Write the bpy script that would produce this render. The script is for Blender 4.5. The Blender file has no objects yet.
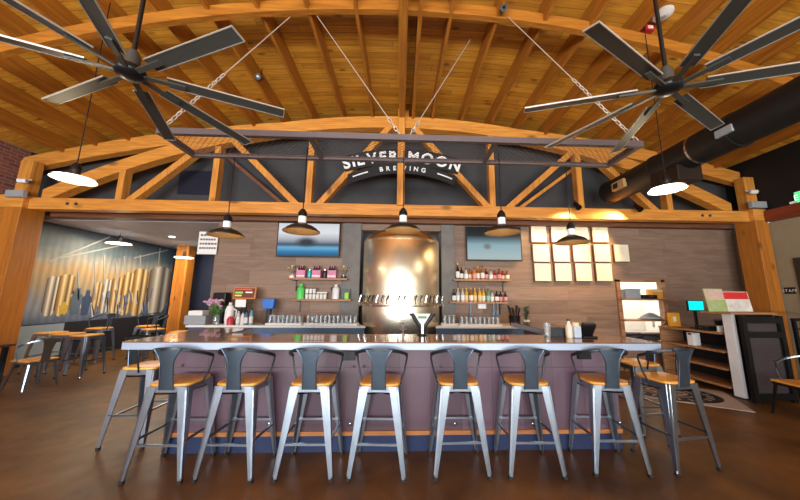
import bpy, bmesh, math, random
from mathutils import Vector, Matrix
random.seed(7)
PI = math.pi
SC = bpy.context.scene
COL = SC.collection

# ------------------------------------------------------------------ camera
F = 290.0; TH = math.radians(9.2); RO = math.radians(.46); YA = math.radians(2.06); H = 1.55; PX = 411.0; PY = 250.0
_Rz = Matrix.Rotation(-YA, 3, 'Z')
_f = _Rz @ Vector((0, math.cos(TH), math.sin(TH)))
_u0 = _Rz @ Vector((0, -math.sin(TH), math.cos(TH)))
_r0 = _Rz @ Vector((1, 0, 0))
_c, _s = math.cos(RO), math.sin(RO)
_r = _c * _r0 + _s * _u0
_u = -_s * _r0 + _c * _u0
def at(px, py, X=None, Y=None, Z=None):
    """world point on a known plane of the room, seen at a pixel of the survey photo"""
    d = ((px - PX) / F) * _r + ((PY - py) / F) * _u + _f
    t = X / d.x if X is not None else Y / d.y if Y is not None else (Z - H) / d.z
    return Vector((d.x * t, d.y * t, H + d.z * t))
cam = bpy.data.cameras.new('camera'); co = bpy.data.objects.new('camera', cam); COL.objects.link(co)
cam.sensor_width = 36; cam.lens = F * 36 / 800; cam.shift_x = -(PX - 400) / 800; cam.clip_start = .05
M4 = Matrix((_r, _u, -_f)).transposed().to_4x4(); M4.translation = (0, 0, H)
co.matrix_world = M4
SC.camera = co

# ------------------------------------------------------------------ materials
def newmat(name):
    m = bpy.data.materials.new(name); m.use_nodes = True
    nt = m.node_tree; b = nt.nodes['Principled BSDF']
    return m, nt, b
def N(nt, t, **k):
    n = nt.nodes.new(t)
    for a, v in k.items():
        setattr(n, a, v)
    return n
def math_node(nt, op, a, b=None):
    n = N(nt, 'ShaderNodeMath', operation=op)
    for i, v in enumerate((a, b)):
        if v is None: continue
        if isinstance(v, (int, float)): n.inputs[i].default_value = v
        else: nt.links.new(v, n.inputs[i])
    return n.outputs[0]
def mixc(nt, fac, a, b, blend='MIX'):
    n = N(nt, 'ShaderNodeMix', data_type='RGBA', blend_type=blend)
    for i, v in ((0, fac), (6, a), (7, b)):
        if isinstance(v, (int, float)): n.inputs[i].default_value = v
        elif isinstance(v, (tuple, list)): n.inputs[i].default_value = (*v[:3], 1)
        else: nt.links.new(v, n.inputs[i])
    return n.outputs[2]
_mc = {}
def mat(name, c, rough=.5, metal=0.0, var=.12, scale=6.0, emit=None, es=0.0, trans=0.0, coat=0.0, bump=0.0, ior=1.45):
    if name in _mc: return _mc[name]
    m, nt, b = newmat(name)
    tc = N(nt, 'ShaderNodeTexCoord'); no = N(nt, 'ShaderNodeTexNoise'); no.inputs['Scale'].default_value = scale; no.inputs['Detail'].default_value = 4
    nt.links.new(tc.outputs['Object'], no.inputs['Vector'])
    lo = tuple(max(0, x * (1 - var)) for x in c); hi = tuple(min(1, x * (1 + var)) for x in c)
    o = mixc(nt, no.outputs['Fac'], lo, hi)
    nt.links.new(o, b.inputs['Base Color'])
    b.inputs['Roughness'].default_value = rough; b.inputs['Metallic'].default_value = metal
    b.inputs['Coat Weight'].default_value = coat; b.inputs['IOR'].default_value = ior
    if trans: b.inputs['Transmission Weight'].default_value = trans
    if emit: b.inputs['Emission Color'].default_value = (*emit, 1); b.inputs['Emission Strength'].default_value = es
    if bump:
        bp = N(nt, 'ShaderNodeBump'); bp.inputs['Strength'].default_value = bump; bp.inputs['Distance'].default_value = .02
        nt.links.new(no.outputs['Fac'], bp.inputs['Height']); nt.links.new(bp.outputs[0], b.inputs['Normal'])
    _mc[name] = m
    return m
def wood(name, lo, hi, grain='x', board=None, across='y', rough=.55, gap=.03, knots=0.0, stretch=14.0, vary=.8, coat=0.0, gapdark=.25, length=None):
    """boards with grain along one axis; board = width of one board across another axis"""
    if name in _mc: return _mc[name]
    m, nt, b = newmat(name)
    tc = N(nt, 'ShaderNodeTexCoord'); sep = N(nt, 'ShaderNodeSeparateXYZ'); nt.links.new(tc.outputs['Object'], sep.inputs[0])
    idx = {'x': 0, 'y': 1, 'z': 2}
    mp = N(nt, 'ShaderNodeMapping'); sc = [stretch] * 3; sc[idx[grain]] = 1.1; mp.inputs['Scale'].default_value = sc
    off = N(nt, 'ShaderNodeVectorMath', operation='ADD'); nt.links.new(tc.outputs['Object'], off.inputs[0])
    no = N(nt, 'ShaderNodeTexNoise'); no.inputs['Scale'].default_value = 1.6; no.inputs['Detail'].default_value = 6; no.inputs['Distortion'].default_value = .6
    fac = no.outputs['Fac']
    if board:
        v = math_node(nt, 'DIVIDE', sep.outputs[idx[across]], board)
        fl = math_node(nt, 'FLOOR', v)
        fr = math_node(nt, 'FRACT', v)
        key = fl
        if length:
            wn0 = N(nt, 'ShaderNodeTexWhiteNoise', noise_dimensions='1D'); nt.links.new(fl, wn0.inputs['W'])
            u = math_node(nt, 'ADD', math_node(nt, 'DIVIDE', sep.outputs[idx[grain]], length), math_node(nt, 'MULTIPLY', wn0.outputs['Value'], 7.3))
            key = math_node(nt, 'ADD', math_node(nt, 'MULTIPLY', fl, 17.13), math_node(nt, 'FLOOR', u))
            fru = math_node(nt, 'FRACT', u)
        wn = N(nt, 'ShaderNodeTexWhiteNoise', noise_dimensions='1D'); nt.links.new(key, wn.inputs['W'])
        comb = N(nt, 'ShaderNodeCombineXYZ')
        sh = math_node(nt, 'MULTIPLY', wn.outputs['Value'], 9.0)
        for i in range(3): nt.links.new(sh, comb.inputs[i])
        nt.links.new(comb.outputs[0], off.inputs[1])
    nt.links.new(off.outputs[0], mp.inputs[0]); nt.links.new(mp.outputs[0], no.inputs['Vector'])
    rp = N(nt, 'ShaderNodeMapRange'); rp.inputs[1].default_value = .3; rp.inputs[2].default_value = .7
    nt.links.new(fac, rp.inputs[0]); g = rp.outputs[0]
    if board:
        g = math_node(nt, 'ADD', math_node(nt, 'MULTIPLY', g, 1 - vary * .6), math_node(nt, 'MULTIPLY', wn.outputs['Value'], vary * .6))
    c = mixc(nt, g, lo, hi)
    if knots:
        mk = N(nt, 'ShaderNodeMapping'); k3 = [5.0] * 3; k3[idx[grain]] = 2.2; mk.inputs['Scale'].default_value = k3
        nt.links.new(off.outputs[0], mk.inputs[0])
        vo = N(nt, 'ShaderNodeTexVoronoi'); vo.inputs['Scale'].default_value = knots; nt.links.new(mk.outputs[0], vo.inputs['Vector'])
        kf = N(nt, 'ShaderNodeMapRange'); kf.inputs[1].default_value = .06; kf.inputs[2].default_value = .17; kf.inputs[3].default_value = .75; kf.inputs[4].default_value = 0
        nt.links.new(vo.outputs['Distance'], kf.inputs[0])
        c = mixc(nt, kf.outputs[0], c, tuple(x * .25 for x in lo))
    if board and gap:
        gp = math_node(nt, 'LESS_THAN', fr, gap)
        if length: gp = math_node(nt, 'MAXIMUM', gp, math_node(nt, 'LESS_THAN', fru, gap * board / length))
        c = mixc(nt, gp, c, tuple(x * gapdark for x in lo))
    nt.links.new(c, b.inputs['Base Color'])
    b.inputs['Roughness'].default_value = rough; b.inputs['Coat Weight'].default_value = coat
    _mc[name] = m
    return m
def brick(name, c1, c2, mortar, scale=1.0, plane='yz'):
    m, nt, b = newmat(name)
    tc = N(nt, 'ShaderNodeTexCoord'); sep = N(nt, 'ShaderNodeSeparateXYZ'); nt.links.new(tc.outputs['Object'], sep.inputs[0])
    cb = N(nt, 'ShaderNodeCombineXYZ'); nt.links.new(sep.outputs['xyz'.index(plane[0])], cb.inputs[0]); nt.links.new(sep.outputs['xyz'.index(plane[1])], cb.inputs[1])
    br = N(nt, 'ShaderNodeTexBrick'); br.inputs['Color1'].default_value = (*c1, 1); br.inputs['Color2'].default_value = (*c2, 1); br.inputs['Mortar'].default_value = (*mortar, 1)
    br.inputs['Scale'].default_value = scale; br.inputs['Brick Width'].default_value = .21; br.inputs['Row Height'].default_value = .075; br.inputs['Mortar Size'].default_value = .009
    nt.links.new(cb.outputs[0], br.inputs['Vector']); nt.links.new(br.outputs['Color'], b.inputs['Base Color']); b.inputs['Roughness'].default_value = .85
    return m

M_deck = wood('deck_planks', (.40, .15, .012), (.84, .43, .05), 'x', .125, 'y', rough=.5, gap=.04, knots=.8, length=2.4)
M_joist = wood('joist_wood', (.27, .085, .007), (.46, .175, .018), 'y', rough=.5)
M_joistx = wood('joist_wood_x', (.27, .085, .007), (.46, .175, .018), 'x', rough=.5)
M_beamx = wood('beam_wood_x', (.50, .18, .026), (.76, .33, .055), 'x', rough=.5, knots=.5)
M_beamz = wood('beam_wood_z', (.50, .18, .026), (.76, .33, .055), 'z', rough=.5, knots=.5)
M_post = wood('post_wood', (.34, .105, .009), (.60, .215, .025), 'z', .2, 'x', rough=.5, knots=.7, gap=.02)
M_wallp = wood('wall_planks', (.15, .092, .062), (.31, .20, .14), 'x', .3, 'z', rough=.6, gap=.012, length=1.9, stretch=9, gapdark=.5)
M_ledger = wood('ledger_wood', (.10, .035, .012), (.2, .075, .03), 'x', rough=.6)
M_redbeam = wood('red_beam_wood', (.13, .02, .008), (.26, .045, .015), 'y', rough=.5)
M_gable = mat('gable_paint', (.045, .045, .048), .7, var=.35, scale=3)
M_black = mat('black_paint', (.008, .008, .009), .6)
M_navy = mat('navy_paint', (.012, .018, .045), .6)
M_greyceil = mat('grey_ceiling_paint', (.50, .51, .58), .7)
M_beige = mat('beige_paint', (.30, .25, .16), .7)
M_concrete = mat('grey_concrete', (.17, .16, .15), .75, var=.3, scale=5)
M_brick = brick('left_brick', (.34, .09, .05), (.19, .055, .035), (.24, .20, .18))
M_seat = wood('seat_wood', (.66, .27, .035), (.95, .47, .08), 'x', .07, 'x', rough=.4, gap=.02, stretch=10, coat=.2)
M_shelfw = wood('shelf_wood', (.25, .11, .045), (.45, .22, .10), 'x', rough=.55)
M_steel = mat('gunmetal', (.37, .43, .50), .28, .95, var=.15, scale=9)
M_steeld = mat('gunmetal_dark', (.095, .13, .17), .36, .8, var=.2, scale=9)  # darker gunmetal; on stool backs and side bars dim reflections put into colour
M_dark = mat('dark_bronze', (.035, .024, .018), .42, .5)
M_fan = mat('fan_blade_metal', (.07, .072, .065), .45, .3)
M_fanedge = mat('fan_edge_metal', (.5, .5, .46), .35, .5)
M_blackm = mat('black_metal', (.01, .01, .012), .35, .3)
M_rack = mat('rack_steel', (.13, .105, .11), .5, .3)
M_chain = mat('chain_zinc', (.7, .68, .62), .35, .6)
M_white = mat('white_plastic', (.8, .8, .78), .4, var=.04)
M_rubber = mat('black_rubber', (.015, .015, .015), .7)
M_chrome = mat('chrome', (.7, .7, .72), .15, 1.0, var=.05)
M_grey = mat('grey_box', (.3, .32, .34), .5)
M_paper = mat('menu_paper', (.80, .72, .54), .6, var=.04)
M_print = mat('faint_print', (.55, .5, .45), .7)
M_pass = mat('white_board', (.7, .7, .72), .45)
M_glow = mat('lamp_diffuser', (1, .97, .9), .5, emit=(1, .92, .78), es=4)
M_bulb = mat('lamp_bulb', (1, .9, .7), .5, emit=(1, .7, .35), es=1.2)
M_goldin = mat('shade_inside', (.17, .10, .045), .4, .4)
M_glass = mat('clear_glass', (.9, .93, .94), .05, trans=.85, var=.02)

# polished concrete floor
def floor_mat():
    m, nt, b = newmat('stained_concrete')
    tc = N(nt, 'ShaderNodeTexCoord')
    n1 = N(nt, 'ShaderNodeTexNoise'); n1.inputs['Scale'].default_value = 1.3; n1.inputs['Detail'].default_value = 9; n1.inputs['Distortion'].default_value = .8
    n2 = N(nt, 'ShaderNodeTexNoise'); n2.inputs['Scale'].default_value = 6; n2.inputs['Detail'].default_value = 6
    for n in (n1, n2): nt.links.new(tc.outputs['Object'], n.inputs['Vector'])
    mr = N(nt, 'ShaderNodeMapRange'); mr.inputs[1].default_value = .32; mr.inputs[2].default_value = .68; nt.links.new(n1.outputs['Fac'], mr.inputs[0])
    c = mixc(nt, mr.outputs[0], (.05, .021, .004), (.20, .088, .018))
    c = mixc(nt, math_node(nt, 'MULTIPLY', n2.outputs['Fac'], .5), c, (.10, .045, .011))
    nt.links.new(c, b.inputs['Base Color'])
    r2 = N(nt, 'ShaderNodeMapRange'); r2.inputs[3].default_value = .3; r2.inputs[4].default_value = .55; nt.links.new(n2.outputs['Fac'], r2.inputs[0])
    nt.links.new(r2.outputs[0], b.inputs['Roughness']); b.inputs['IOR'].default_value = 1.36
    return m
M_floor = floor_mat()
def bar_front_mat():
    m, nt, b = newmat('bar_front_panels')
    tc = N(nt, 'ShaderNodeTexCoord'); sep = N(nt, 'ShaderNodeSeparateXYZ'); nt.links.new(tc.outputs['Object'], sep.inputs[0])
    v = math_node(nt, 'DIVIDE', sep.outputs[0], .33); fl = math_node(nt, 'FLOOR', v); fr = math_node(nt, 'FRACT', v)
    wn = N(nt, 'ShaderNodeTexWhiteNoise', noise_dimensions='1D'); nt.links.new(fl, wn.inputs['W'])
    no = N(nt, 'ShaderNodeTexNoise'); no.inputs['Scale'].default_value = 5; nt.links.new(tc.outputs['Object'], no.inputs['Vector'])
    c = mixc(nt, wn.outputs['Value'], (.105, .062, .085), (.18, .11, .15))
    c = mixc(nt, math_node(nt, 'MULTIPLY', no.outputs['Fac'], .5), c, (.11, .06, .065))
    c = mixc(nt, math_node(nt, 'LESS_THAN', fr, .012), c, (.05, .03, .03))
    nt.links.new(c, b.inputs['Base Color']); b.inputs['Roughness'].default_value = .4
    return m
M_barfront = bar_front_mat()
M_counter = wood('counter_top', (.12, .055, .03), (.24, .12, .07), 'x', rough=.16, stretch=5, coat=.6)
M_edge = mat('counter_edge', (.36, .44, .56), .35, .25, var=.08)
M_tank = mat('brushed_steel', (.86, .74, .54), .20, 1.0, var=.06, scale=2)

_nt = M_tank.node_tree; _b = _nt.nodes['Principled BSDF']; _b.inputs['Anisotropic'].default_value = .85; _b.inputs['Roughness'].default_value = .26
_tg = _nt.nodes.new('ShaderNodeTangent'); _tg.direction_type = 'RADIAL'; _tg.axis = 'Z'; _nt.links.new(_tg.outputs[0], _b.inputs['Tangent'])
# ------------------------------------------------------------------ mesh building
class MB:
    def __init__(self): self.bm = bmesh.new()
    def box(self, x0, x1, y0, y1, z0, z1, mtx=None):
        vs = [self.bm.verts.new(p) for p in ((x0,y0,z0),(x1,y0,z0),(x1,y1,z0),(x0,y1,z0),(x0,y0,z1),(x1,y0,z1),(x1,y1,z1),(x0,y1,z1))]
        for f in ((0,3,2,1),(4,5,6,7),(0,1,5,4),(1,2,6,5),(2,3,7,6),(3,0,4,7)): self.bm.faces.new([vs[i] for i in f])
        if mtx is not None:
            for v in vs: v.co = mtx @ v.co
        return self
    def prism(self, poly, axis, a, b):
        """extrude a 2-D polygon along an axis; the polygon lists the two other axes in order"""
        def P(p, h):
            return {'x': (h, p[0], p[1]), 'y': (p[0], h, p[1]), 'z': (p[0], p[1], h)}[axis]
        A = [self.bm.verts.new(P(p, a)) for p in poly]; B = [self.bm.verts.new(P(p, b)) for p in poly]
        n = len(poly)
        self.bm.faces.new(A[::-1]); self.bm.faces.new(B)
        for i in range(n): self.bm.faces.new((A[i], A[(i+1) % n], B[(i+1) % n], B[i]))
        return self
    def loft(self, rings, cap=True):
        R = [[self.bm.verts.new(p) for p in r] for r in rings]; n = len(R[0])
        for a, b in zip(R, R[1:]):
            for i in range(n): self.bm.faces.new((a[i], a[(i+1) % n], b[(i+1) % n], b[i]))
        if cap: self.bm.faces.new(R[0][::-1]); self.bm.faces.new(R[-1])
        return self
    def bar(self, a, b, w, h=None, up=(0, 0, 1)):
        """rectangular bar between two points: w across, h along up"""
        a, b = Vector(a), Vector(b); h = h or w; d = (b - a).normalized(); s = d.cross(Vector(up))
        if s.length < 1e-4: s = d.cross(Vector((1, 0, 0)))
        s.normalize(); t = s.cross(d)
        return self.loft([[p + s*x*w/2 + t*y*h/2 for x, y in ((-1,-1),(1,-1),(1,1),(-1,1))] for p in (a, b)])
    def tube(self, pts, r, n=8):
        pts = [Vector(p) for p in pts]; rings = []
        prev = None
        for i, p in enumerate(pts):
            d = (pts[min(i+1, len(pts)-1)] - pts[max(i-1, 0)]).normalized()
            s = d.cross(prev if prev is not None else Vector((0, 0, 1)))
            if s.length < 1e-3: s = d.cross(Vector((1, 0, 0)))
            s.normalize(); t = s.cross(d); prev = t
            rr = r[i] if isinstance(r, (list, tuple)) else r
            rings.append([p + (s*math.cos(2*PI*k/n) + t*math.sin(2*PI*k/n))*rr for k in range(n)])
        return self.loft(rings)
    def lathe(self, prof, n=24, c=(0, 0, 0), close=True):
        """profile of (radius, z) turned about the vertical axis"""
        rings = [[Vector((c[0]+max(r, .0004)*math.cos(2*PI*k/n), c[1]+max(r, .0004)*math.sin(2*PI*k/n), c[2]+z)) for k in range(n)] for r, z in prof]
        return self.loft(rings, close)
    def build(self, name, m, parent=None, smooth=False, bevel=0.0, loc=None):
        me = bpy.data.meshes.new(name)
        bmesh.ops.recalc_face_normals(self.bm, faces=self.bm.faces)
        if smooth:
            for f in self.bm.faces: f.smooth = True
        self.bm.to_mesh(me); self.bm.free()
        me.materials.append(m)
        o = bpy.data.objects.new(name, me); COL.objects.link(o)
        if parent: o.parent = parent
        if loc is not None: o.location = loc
        if bevel:
            md = o.modifiers.new('bevel', 'BEVEL'); md.width = bevel; md.segments = 2; md.limit_method = 'ANGLE'
        if smooth:
            md = o.modifiers.new('edges', 'EDGE_SPLIT'); md.split_angle = math.radians(40)
        return o
def tag(o, label, cat, group=None):
    o['label'] = label; o['category'] = cat
    if group: o['group'] = group
    return o
def thing(name, label, cat, loc=(0, 0, 0), rz=0.0, group=None):
    o = bpy.data.objects.new(name, None); COL.objects.link(o); o.location = loc; o.rotation_euler = (0, 0, rz)
    o.empty_display_size = .1
    return tag(o, label, cat, group)
def struct(o): o['kind'] = 'structure'; return o
def dup(root, loc, rz, label, group=None):
    r = root.copy(); COL.objects.link(r); r.location = loc; r.rotation_euler = (0, 0, rz); r['label'] = label
    if group: r['group'] = group
    for ch in list(root.children):
        c = ch.copy(); COL.objects.link(c); c.parent = r
        for g in list(ch.children):
            d = g.copy(); COL.objects.link(d); d.parent = c
    return r
ORD = ['first','second','third','fourth','fifth','sixth','seventh','eighth','ninth','tenth','eleventh','twelfth','thirteenth','fourteenth','fifteenth','sixteenth']
def letters(txt, size, depth, name, m, parent, loc, rot=0.0, arc=None, spacing=1.0, bold=0.0):
    """each letter a mesh of its own standing in the x-z plane, the line centred; arc = radius the line is bent on"""
    items = []
    for ch in txt:
        if ch == ' ': items.append((None, 0, size * .3)); continue
        cu = bpy.data.curves.new('letters', 'FONT'); cu.body = ch; cu.size = size; cu.extrude = depth; cu.offset = bold
        ob = bpy.data.objects.new('letters', cu); COL.objects.link(ob)
        dg = bpy.context.evaluated_depsgraph_get(); me = bpy.data.meshes.new_from_object(ob.evaluated_get(dg))
        items.append((me, min(v.co.x for v in me.vertices), max(v.co.x for v in me.vertices)))
        bpy.data.objects.remove(ob); bpy.data.curves.remove(cu)
    gap = size * .12 * spacing; x = -(sum(b - a for _, a, b in items) + gap * (len(items) - 1)) / 2
    for me, a, b in items:
        cx = x + (b - a) / 2; x += b - a + gap
        if me is None: continue
        for v in me.vertices:
            lx, lz, ly = v.co.x - (a + b) / 2, v.co.y, -v.co.z
            if arc:
                t = cx / arc
                v.co = Vector(((arc + lz) * math.sin(t) + lx * math.cos(t), ly, (arc + lz) * math.cos(t) - arc - lx * math.sin(t)))
            else: v.co = Vector((cx + lx, ly, lz))
        me.materials.clear(); me.materials.append(m)
        o = bpy.data.objects.new(name, me); COL.objects.link(o); o.parent = parent; o.location = loc; o.rotation_euler = (0, 0, rot)

# ------------------------------------------------------------------ room shell
Rf = 30.0
def drop(x, R=Rf): return R - math.sqrt(R * R - x * x)
YB, YW, YN = -6.0, 6.5, 10.75          # rear wall, bar wall, far wall of the side room
XL, XR = -8.2, 7.95
struct(MB().box(XL - .3, XR + .3, YB - .3, YN + .3, -.12, 0).build('floor', M_floor))
# curved plank roof
mb = MB(); n = 40; top = []; bot = []
for i in range(n + 1):
    x = -8.6 + 17.2 * i / n; z = 5.80 - drop(x)
    bot.append((x, z)); top.append((x, z + .1))
mb.prism(bot + top[::-1], 'y', YB - .3, YW + .4)
struct(mb.build('ceiling', M_deck))
# upper gable wall behind the truss
def gable(y0, y1, zlo, x0, x1, name, m):
    poly = [(x0, zlo), (x1, zlo)] + [(x1 + (x0 - x1) * i / 24, 5.79 - drop(x1 + (x0 - x1) * i / 24)) for i in range(25)]
    return struct(MB().prism(poly, 'y', y0, y1).build(name, m))
gable(YW, YW + .15, 3.3, XL, XR, 'wall_gable', M_gable)
# plank wall with the tank niche and the serving hatch
mb = MB()
HX0, HX1, HZ0, HZ1 = 4.94, 6.02, .62, 1.93
for a in ((-4.1, -.98, 0, 3.3), (.98, HX0, 0, 3.3), (HX0, HX1, 0, HZ0), (HX0, HX1, HZ1, 3.3), (HX1, XR, 0, 3.3), (-.98, .98, 3.05, 3.3)):
    mb.box(a[0], a[1], YW, YW + .15, a[2], a[3])
struct(mb.build('wall_back', M_wallp))
struct(MB().box(-1.2, 1.2, 7.45, 7.55, 0, 3.3).box(-1.2, -.98, YW + .15, 7.45, 0, 3.3).box(.98, 1.2, YW + .15, 7.45, 0, 3.3).build('wall_niche', M_concrete))
struct(MB().box(-7.55, XR - .05, 6.32, YW, 3.19, 3.38).build('trim_1', M_ledger))
for i, (a, b) in enumerate(((-1.3, -.9), (.92, 1.22))):
    struct(MB().box(a, b, YW - .05, YW, 0, 3.19).build('trim_%d' % (i + 2), M_concrete))
# kitchen behind the hatch
M_kitch = mat('kitchen_tile', (.8, .78, .72), .4, var=.05)
struct(MB().box(4.3, 6.9, 8.0, 8.1, 0, 3.2).box(4.3, 4.4, YW + .15, 8.0, 0, 3.2).box(6.8, 6.9, YW + .15, 8.0, 0, 3.2).box(4.3, 6.9, YW + .15, 8.1, 3.1, 3.2).build('wall_kitchen', M_kitch))
# side walls
struct(MB().box(XL - .15, XL, YB, 6.3, 0, 5.1).build('wall_left', M_brick))
mb = MB().box(XL - .15, XL, 6.3, YN, 0, 5.1)
struct(mb.build('wall_annex', M_navy))
struct(MB().box(XR, XR + .15, YB, YW + .15, 0, 3.2).build('wall_right', M_beige))
struct(MB().box(XR, XR + .15, YB, YW + .15, 3.45, 5.1).build('wall_right_upper', M_black))
struct(MB().box(XR - .1, XR + .15, YB, 5.78, 3.2, 3.45).build('trim_4', M_redbeam))
struct(MB().box(XL, -3.95, YN, YN + .15, 0, 3.3).box(-4.1, -3.95, YW + .15, YN, 0, 3.3).build('wall_far', M_navy))
struct(MB().box(XL, -3.95, YW + .15, YN + .15, 3.2, 3.3).build('ceiling_annex', M_greyceil))
# rear wall with a broad window band (behind the camera)
mb = MB()
for a in ((XL, XR, 0, .5), (XL, -7.2, .5, 3.9), (7.0, XR, .5, 3.9), (-.25, .05, .5, 3.9)): mb.box(a[0], a[1], YB - .15, YB, a[2], a[3])
poly = [(XL, 3.9), (XR, 3.9)] + [(XR + (XL - XR) * i / 24, 5.79 - drop(XR + (XL - XR) * i / 24)) for i in range(25)]
mb.prism(poly, 'y', YB - .15, YB)
struct(mb.build('wall_rear', M_beige))
for k, (a, b) in enumerate(((-7.2, -.25), (.05, 7.0))):
    mb = MB()
    for i in range(6):
        x = a + (b - a) * i / 5; mb.box(x - .04, x + .04, YB - .12, YB - .04, .5, 3.9)
    for z in (.54, 2.6, 3.86): mb.box(a, b, YB - .12, YB - .04, z - .04, z + .04)
    struct(mb.build('window_%d' % (k + 1), M_blackm))

# ------------------------------------------------------------------ roof timbers
NJ = 11
side = lambda x: 'left' if x < 0 else 'right'
for k in range(-NJ, NJ + 1):
    if k == 0: continue
    x = .665 * k
    zb = 5.485 - drop(x)
    o = MB().box(x - .022, x + .022, YB + .02, 6.45, zb, zb + .31).build('ceiling_joist', M_joist)
    tag(o, '%s orange timber joist %s of the central ridge beam under the plank roof' % (ORD[abs(k) - 1], side(x)), 'joist', 'roof joists')
tag(MB().box(.20, .26, YB + .02, 6.45, 5.47, 5.80).build('ceiling_joist', M_joist), 'extra timber joist set close beside the right of the ridge beam', 'joist', 'roof joists')
tag(MB().box(-.075, .055, YB + .02, 5.88, 5.45, 5.79).build('ridge_beam', M_joist), 'thick central ridge beam running overhead along the roof', 'beam')
# curved arch beams
def arch(R, zc, depth, x0, x1, topR=None, ztop=None, nn=36):
    lo = [(x0 + (x1 - x0) * i / nn, zc - drop(x0 + (x1 - x0) * i / nn, R)) for i in range(nn + 1)]
    if topR: hi = [(x, ztop - drop(x, topR)) for x, z in lo]
    else: hi = [(x, z + depth) for x, z in lo]
    return lo + hi[::-1]
tag(MB().prism(arch(15.5, 5.50, .17, -7.6, 7.6), 'y', 3.46, 3.54).build('arch_beam', M_joistx), 'curved timber arch spanning under the roof just before the hanging rack', 'beam')
tag(MB().prism(arch(Rf, 5.25, .30, -8.1, 7.9), 'y', 6.12, 6.28).build('rim_beam', M_beamx), 'curved timber rim carrying the joist ends above the truss', 'beam')

# ------------------------------------------------------------------ truss
TY = 6.0
t = thing('roof_truss', 'large bowed timber truss spanning the room above the back bar', 'truss', (0, TY, 3.24))
def tl(p): return Vector((p.x, p.y - TY, p.z - 3.24))
MB().box(-7.75, 7.75, -.1, .1, 0, .24).build('bottom_chord', M_beamx, t, bevel=.01)
lo = arch(15.2, 5.25 - 3.24, .27, -7.3, 7.3)
MB().prism(lo, 'y', -.09, .1).build('top_chord', M_beamx, t)
web = [((130, 203), (197, 153)), ((226, 133), (299, 207)), ((318, 207), (392, 126)), ((413, 128), (488, 209)), ((507, 209), (573, 151)), ((594, 158), (655, 213)),
       ((121, 203), (123, 168)), ((214, 203), (219, 148)), ((309, 205), (311, 136)), ((492, 210), (490, 137)), ((580, 212), (575, 152)), ((668, 214), (664, 175))]
for a, b in web:
    pa, pb = at(*a, Y=TY), at(*b, Y=TY); pa, pb = tl(pa), tl(pb); d = (pb - pa).normalized()
    vert = abs(d.z) > .95
    if vert: pb.x = pa.x
    MB().bar(pa, pb, .125, .17, up=(0, 1, 0)).build('vertical_web' if vert else 'diagonal_brace', M_beamz, t, bevel=.008)
MB().box(-.095, .06, -.16, .11, .20, 2.42).build('king_post', M_beamz, t, bevel=.01)
MB().box(.06, .14, -.06, .06, 2.15, 2.45).build('hanger_block', M_beamz, t)
for sx in (-1, 1):
    for dx in (.55, .72):
        MB().tube([(sx * (7.3 - dx), -.115, .12), (sx * (7.3 - dx), -.1, .12)], .03, 10).build('bolt_head', M_steeld, t)
MB().bar(tl(at(225, 155, Y=6.3)), tl(at(283, 204, Y=6.3)), .07, .07, up=(0, 1, 0)).build('rear_brace', M_ledger, t)
MB().bar(tl(at(576, 167, Y=6.3)), tl(at(520, 208, Y=6.3)), .07, .07, up=(0, 1, 0)).build('rear_brace', M_beamz, t)

# corner posts
def post(name, label, x0, x1, xo0, xo1):
    t = thing(name, label, 'post', ((x0 + x1) / 2, TY, 0))
    c = (x0 + x1) / 2
    MB().box(x0 - c, x1 - c, -.2, .2, 0, 3.24).build('lower_post', M_post, t, bevel=.012)
    MB().box(x0 - c, x1 - c, -.2, .2, 3.24, 3.5).build('post_cap', M_beamx, t, bevel=.012)
    MB().box(xo0 - c, xo1 - c, -.1, .1, 3.5, 4.28).build('upper_post', M_beamz, t, bevel=.01)
post('timber_post', 'stout knotty timber post at the left end of the truss', -8.15, -7.5, -7.85, -7.6)
post('timber_post', 'stout knotty timber post at the right end of the truss', 7.64, 7.93, 7.68, 7.92)
tag(MB().box(-7.52, -7.12, 9.9, 10.25, 0, 3.2).build('timber_post', M_post, bevel=.012), 'orange timber post at the far corner of the side room by the mural', 'post')

# ------------------------------------------------------------------ wall sign with lettering
t = thing('wall_sign', 'white arched lettering over a black banner fixed across the front of the truss', 'sign', (.02, 5.905, 3.962))
t.scale = (.91, .91, .91)
ab = [(-.335 + .67 * i / 20) for i in range(21)]
o = MB().prism([(4.03 * math.sin(a), 4.03 * math.cos(a) - 4.1) for a in ab] + [(4.42 * math.sin(a), 4.42 * math.cos(a) - 4.1) for a in ab[::-1]], 'y', -.010, -.001).build('backing', M_black, t); o.location = (-.02, 0, .53)
M_sign = mat('sign_white', (.85, .85, .85), .5)
letters('SILVER MOON', .36, .012, 'letter', M_sign, t, (-.02, -.02, .53), arc=4.1, spacing=1.3, bold=.010)
an = [(-.45 + .90 * i / 20) for i in range(21)]
Rb = 2.75
mb = MB(); mb.prism([(Rb * math.sin(a), Rb * math.cos(a) - Rb) for a in an] + [((Rb + .24) * math.sin(a), (Rb + .24) * math.cos(a) - Rb) for a in an[::-1]], 'y', -.012, -.002)
o = mb.build('banner', M_black, t); o.location = (0, 0, .23)
letters('BREWING', .15, .006, 'banner_letter', M_sign, t, (0, -.018, .31), arc=Rb, spacing=4.2, bold=.003)
for s in (-1, 1):
    q = [s * (.29 + .13 * i / 6) for i in range(7)]
    mb = MB().prism([((Rb + .10) * math.sin(a), (Rb + .10) * math.cos(a) - Rb) for a in q] + [((Rb + .13) * math.sin(a), (Rb + .13) * math.cos(a) - Rb) for a in q[::-1]], 'y', -.022, -.012)
    o = mb.build('banner_line', M_sign, t); o.location = (0, 0, .25)
a, b = at(181, 171, Y=YW), at(215, 195, Y=YW)
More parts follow.
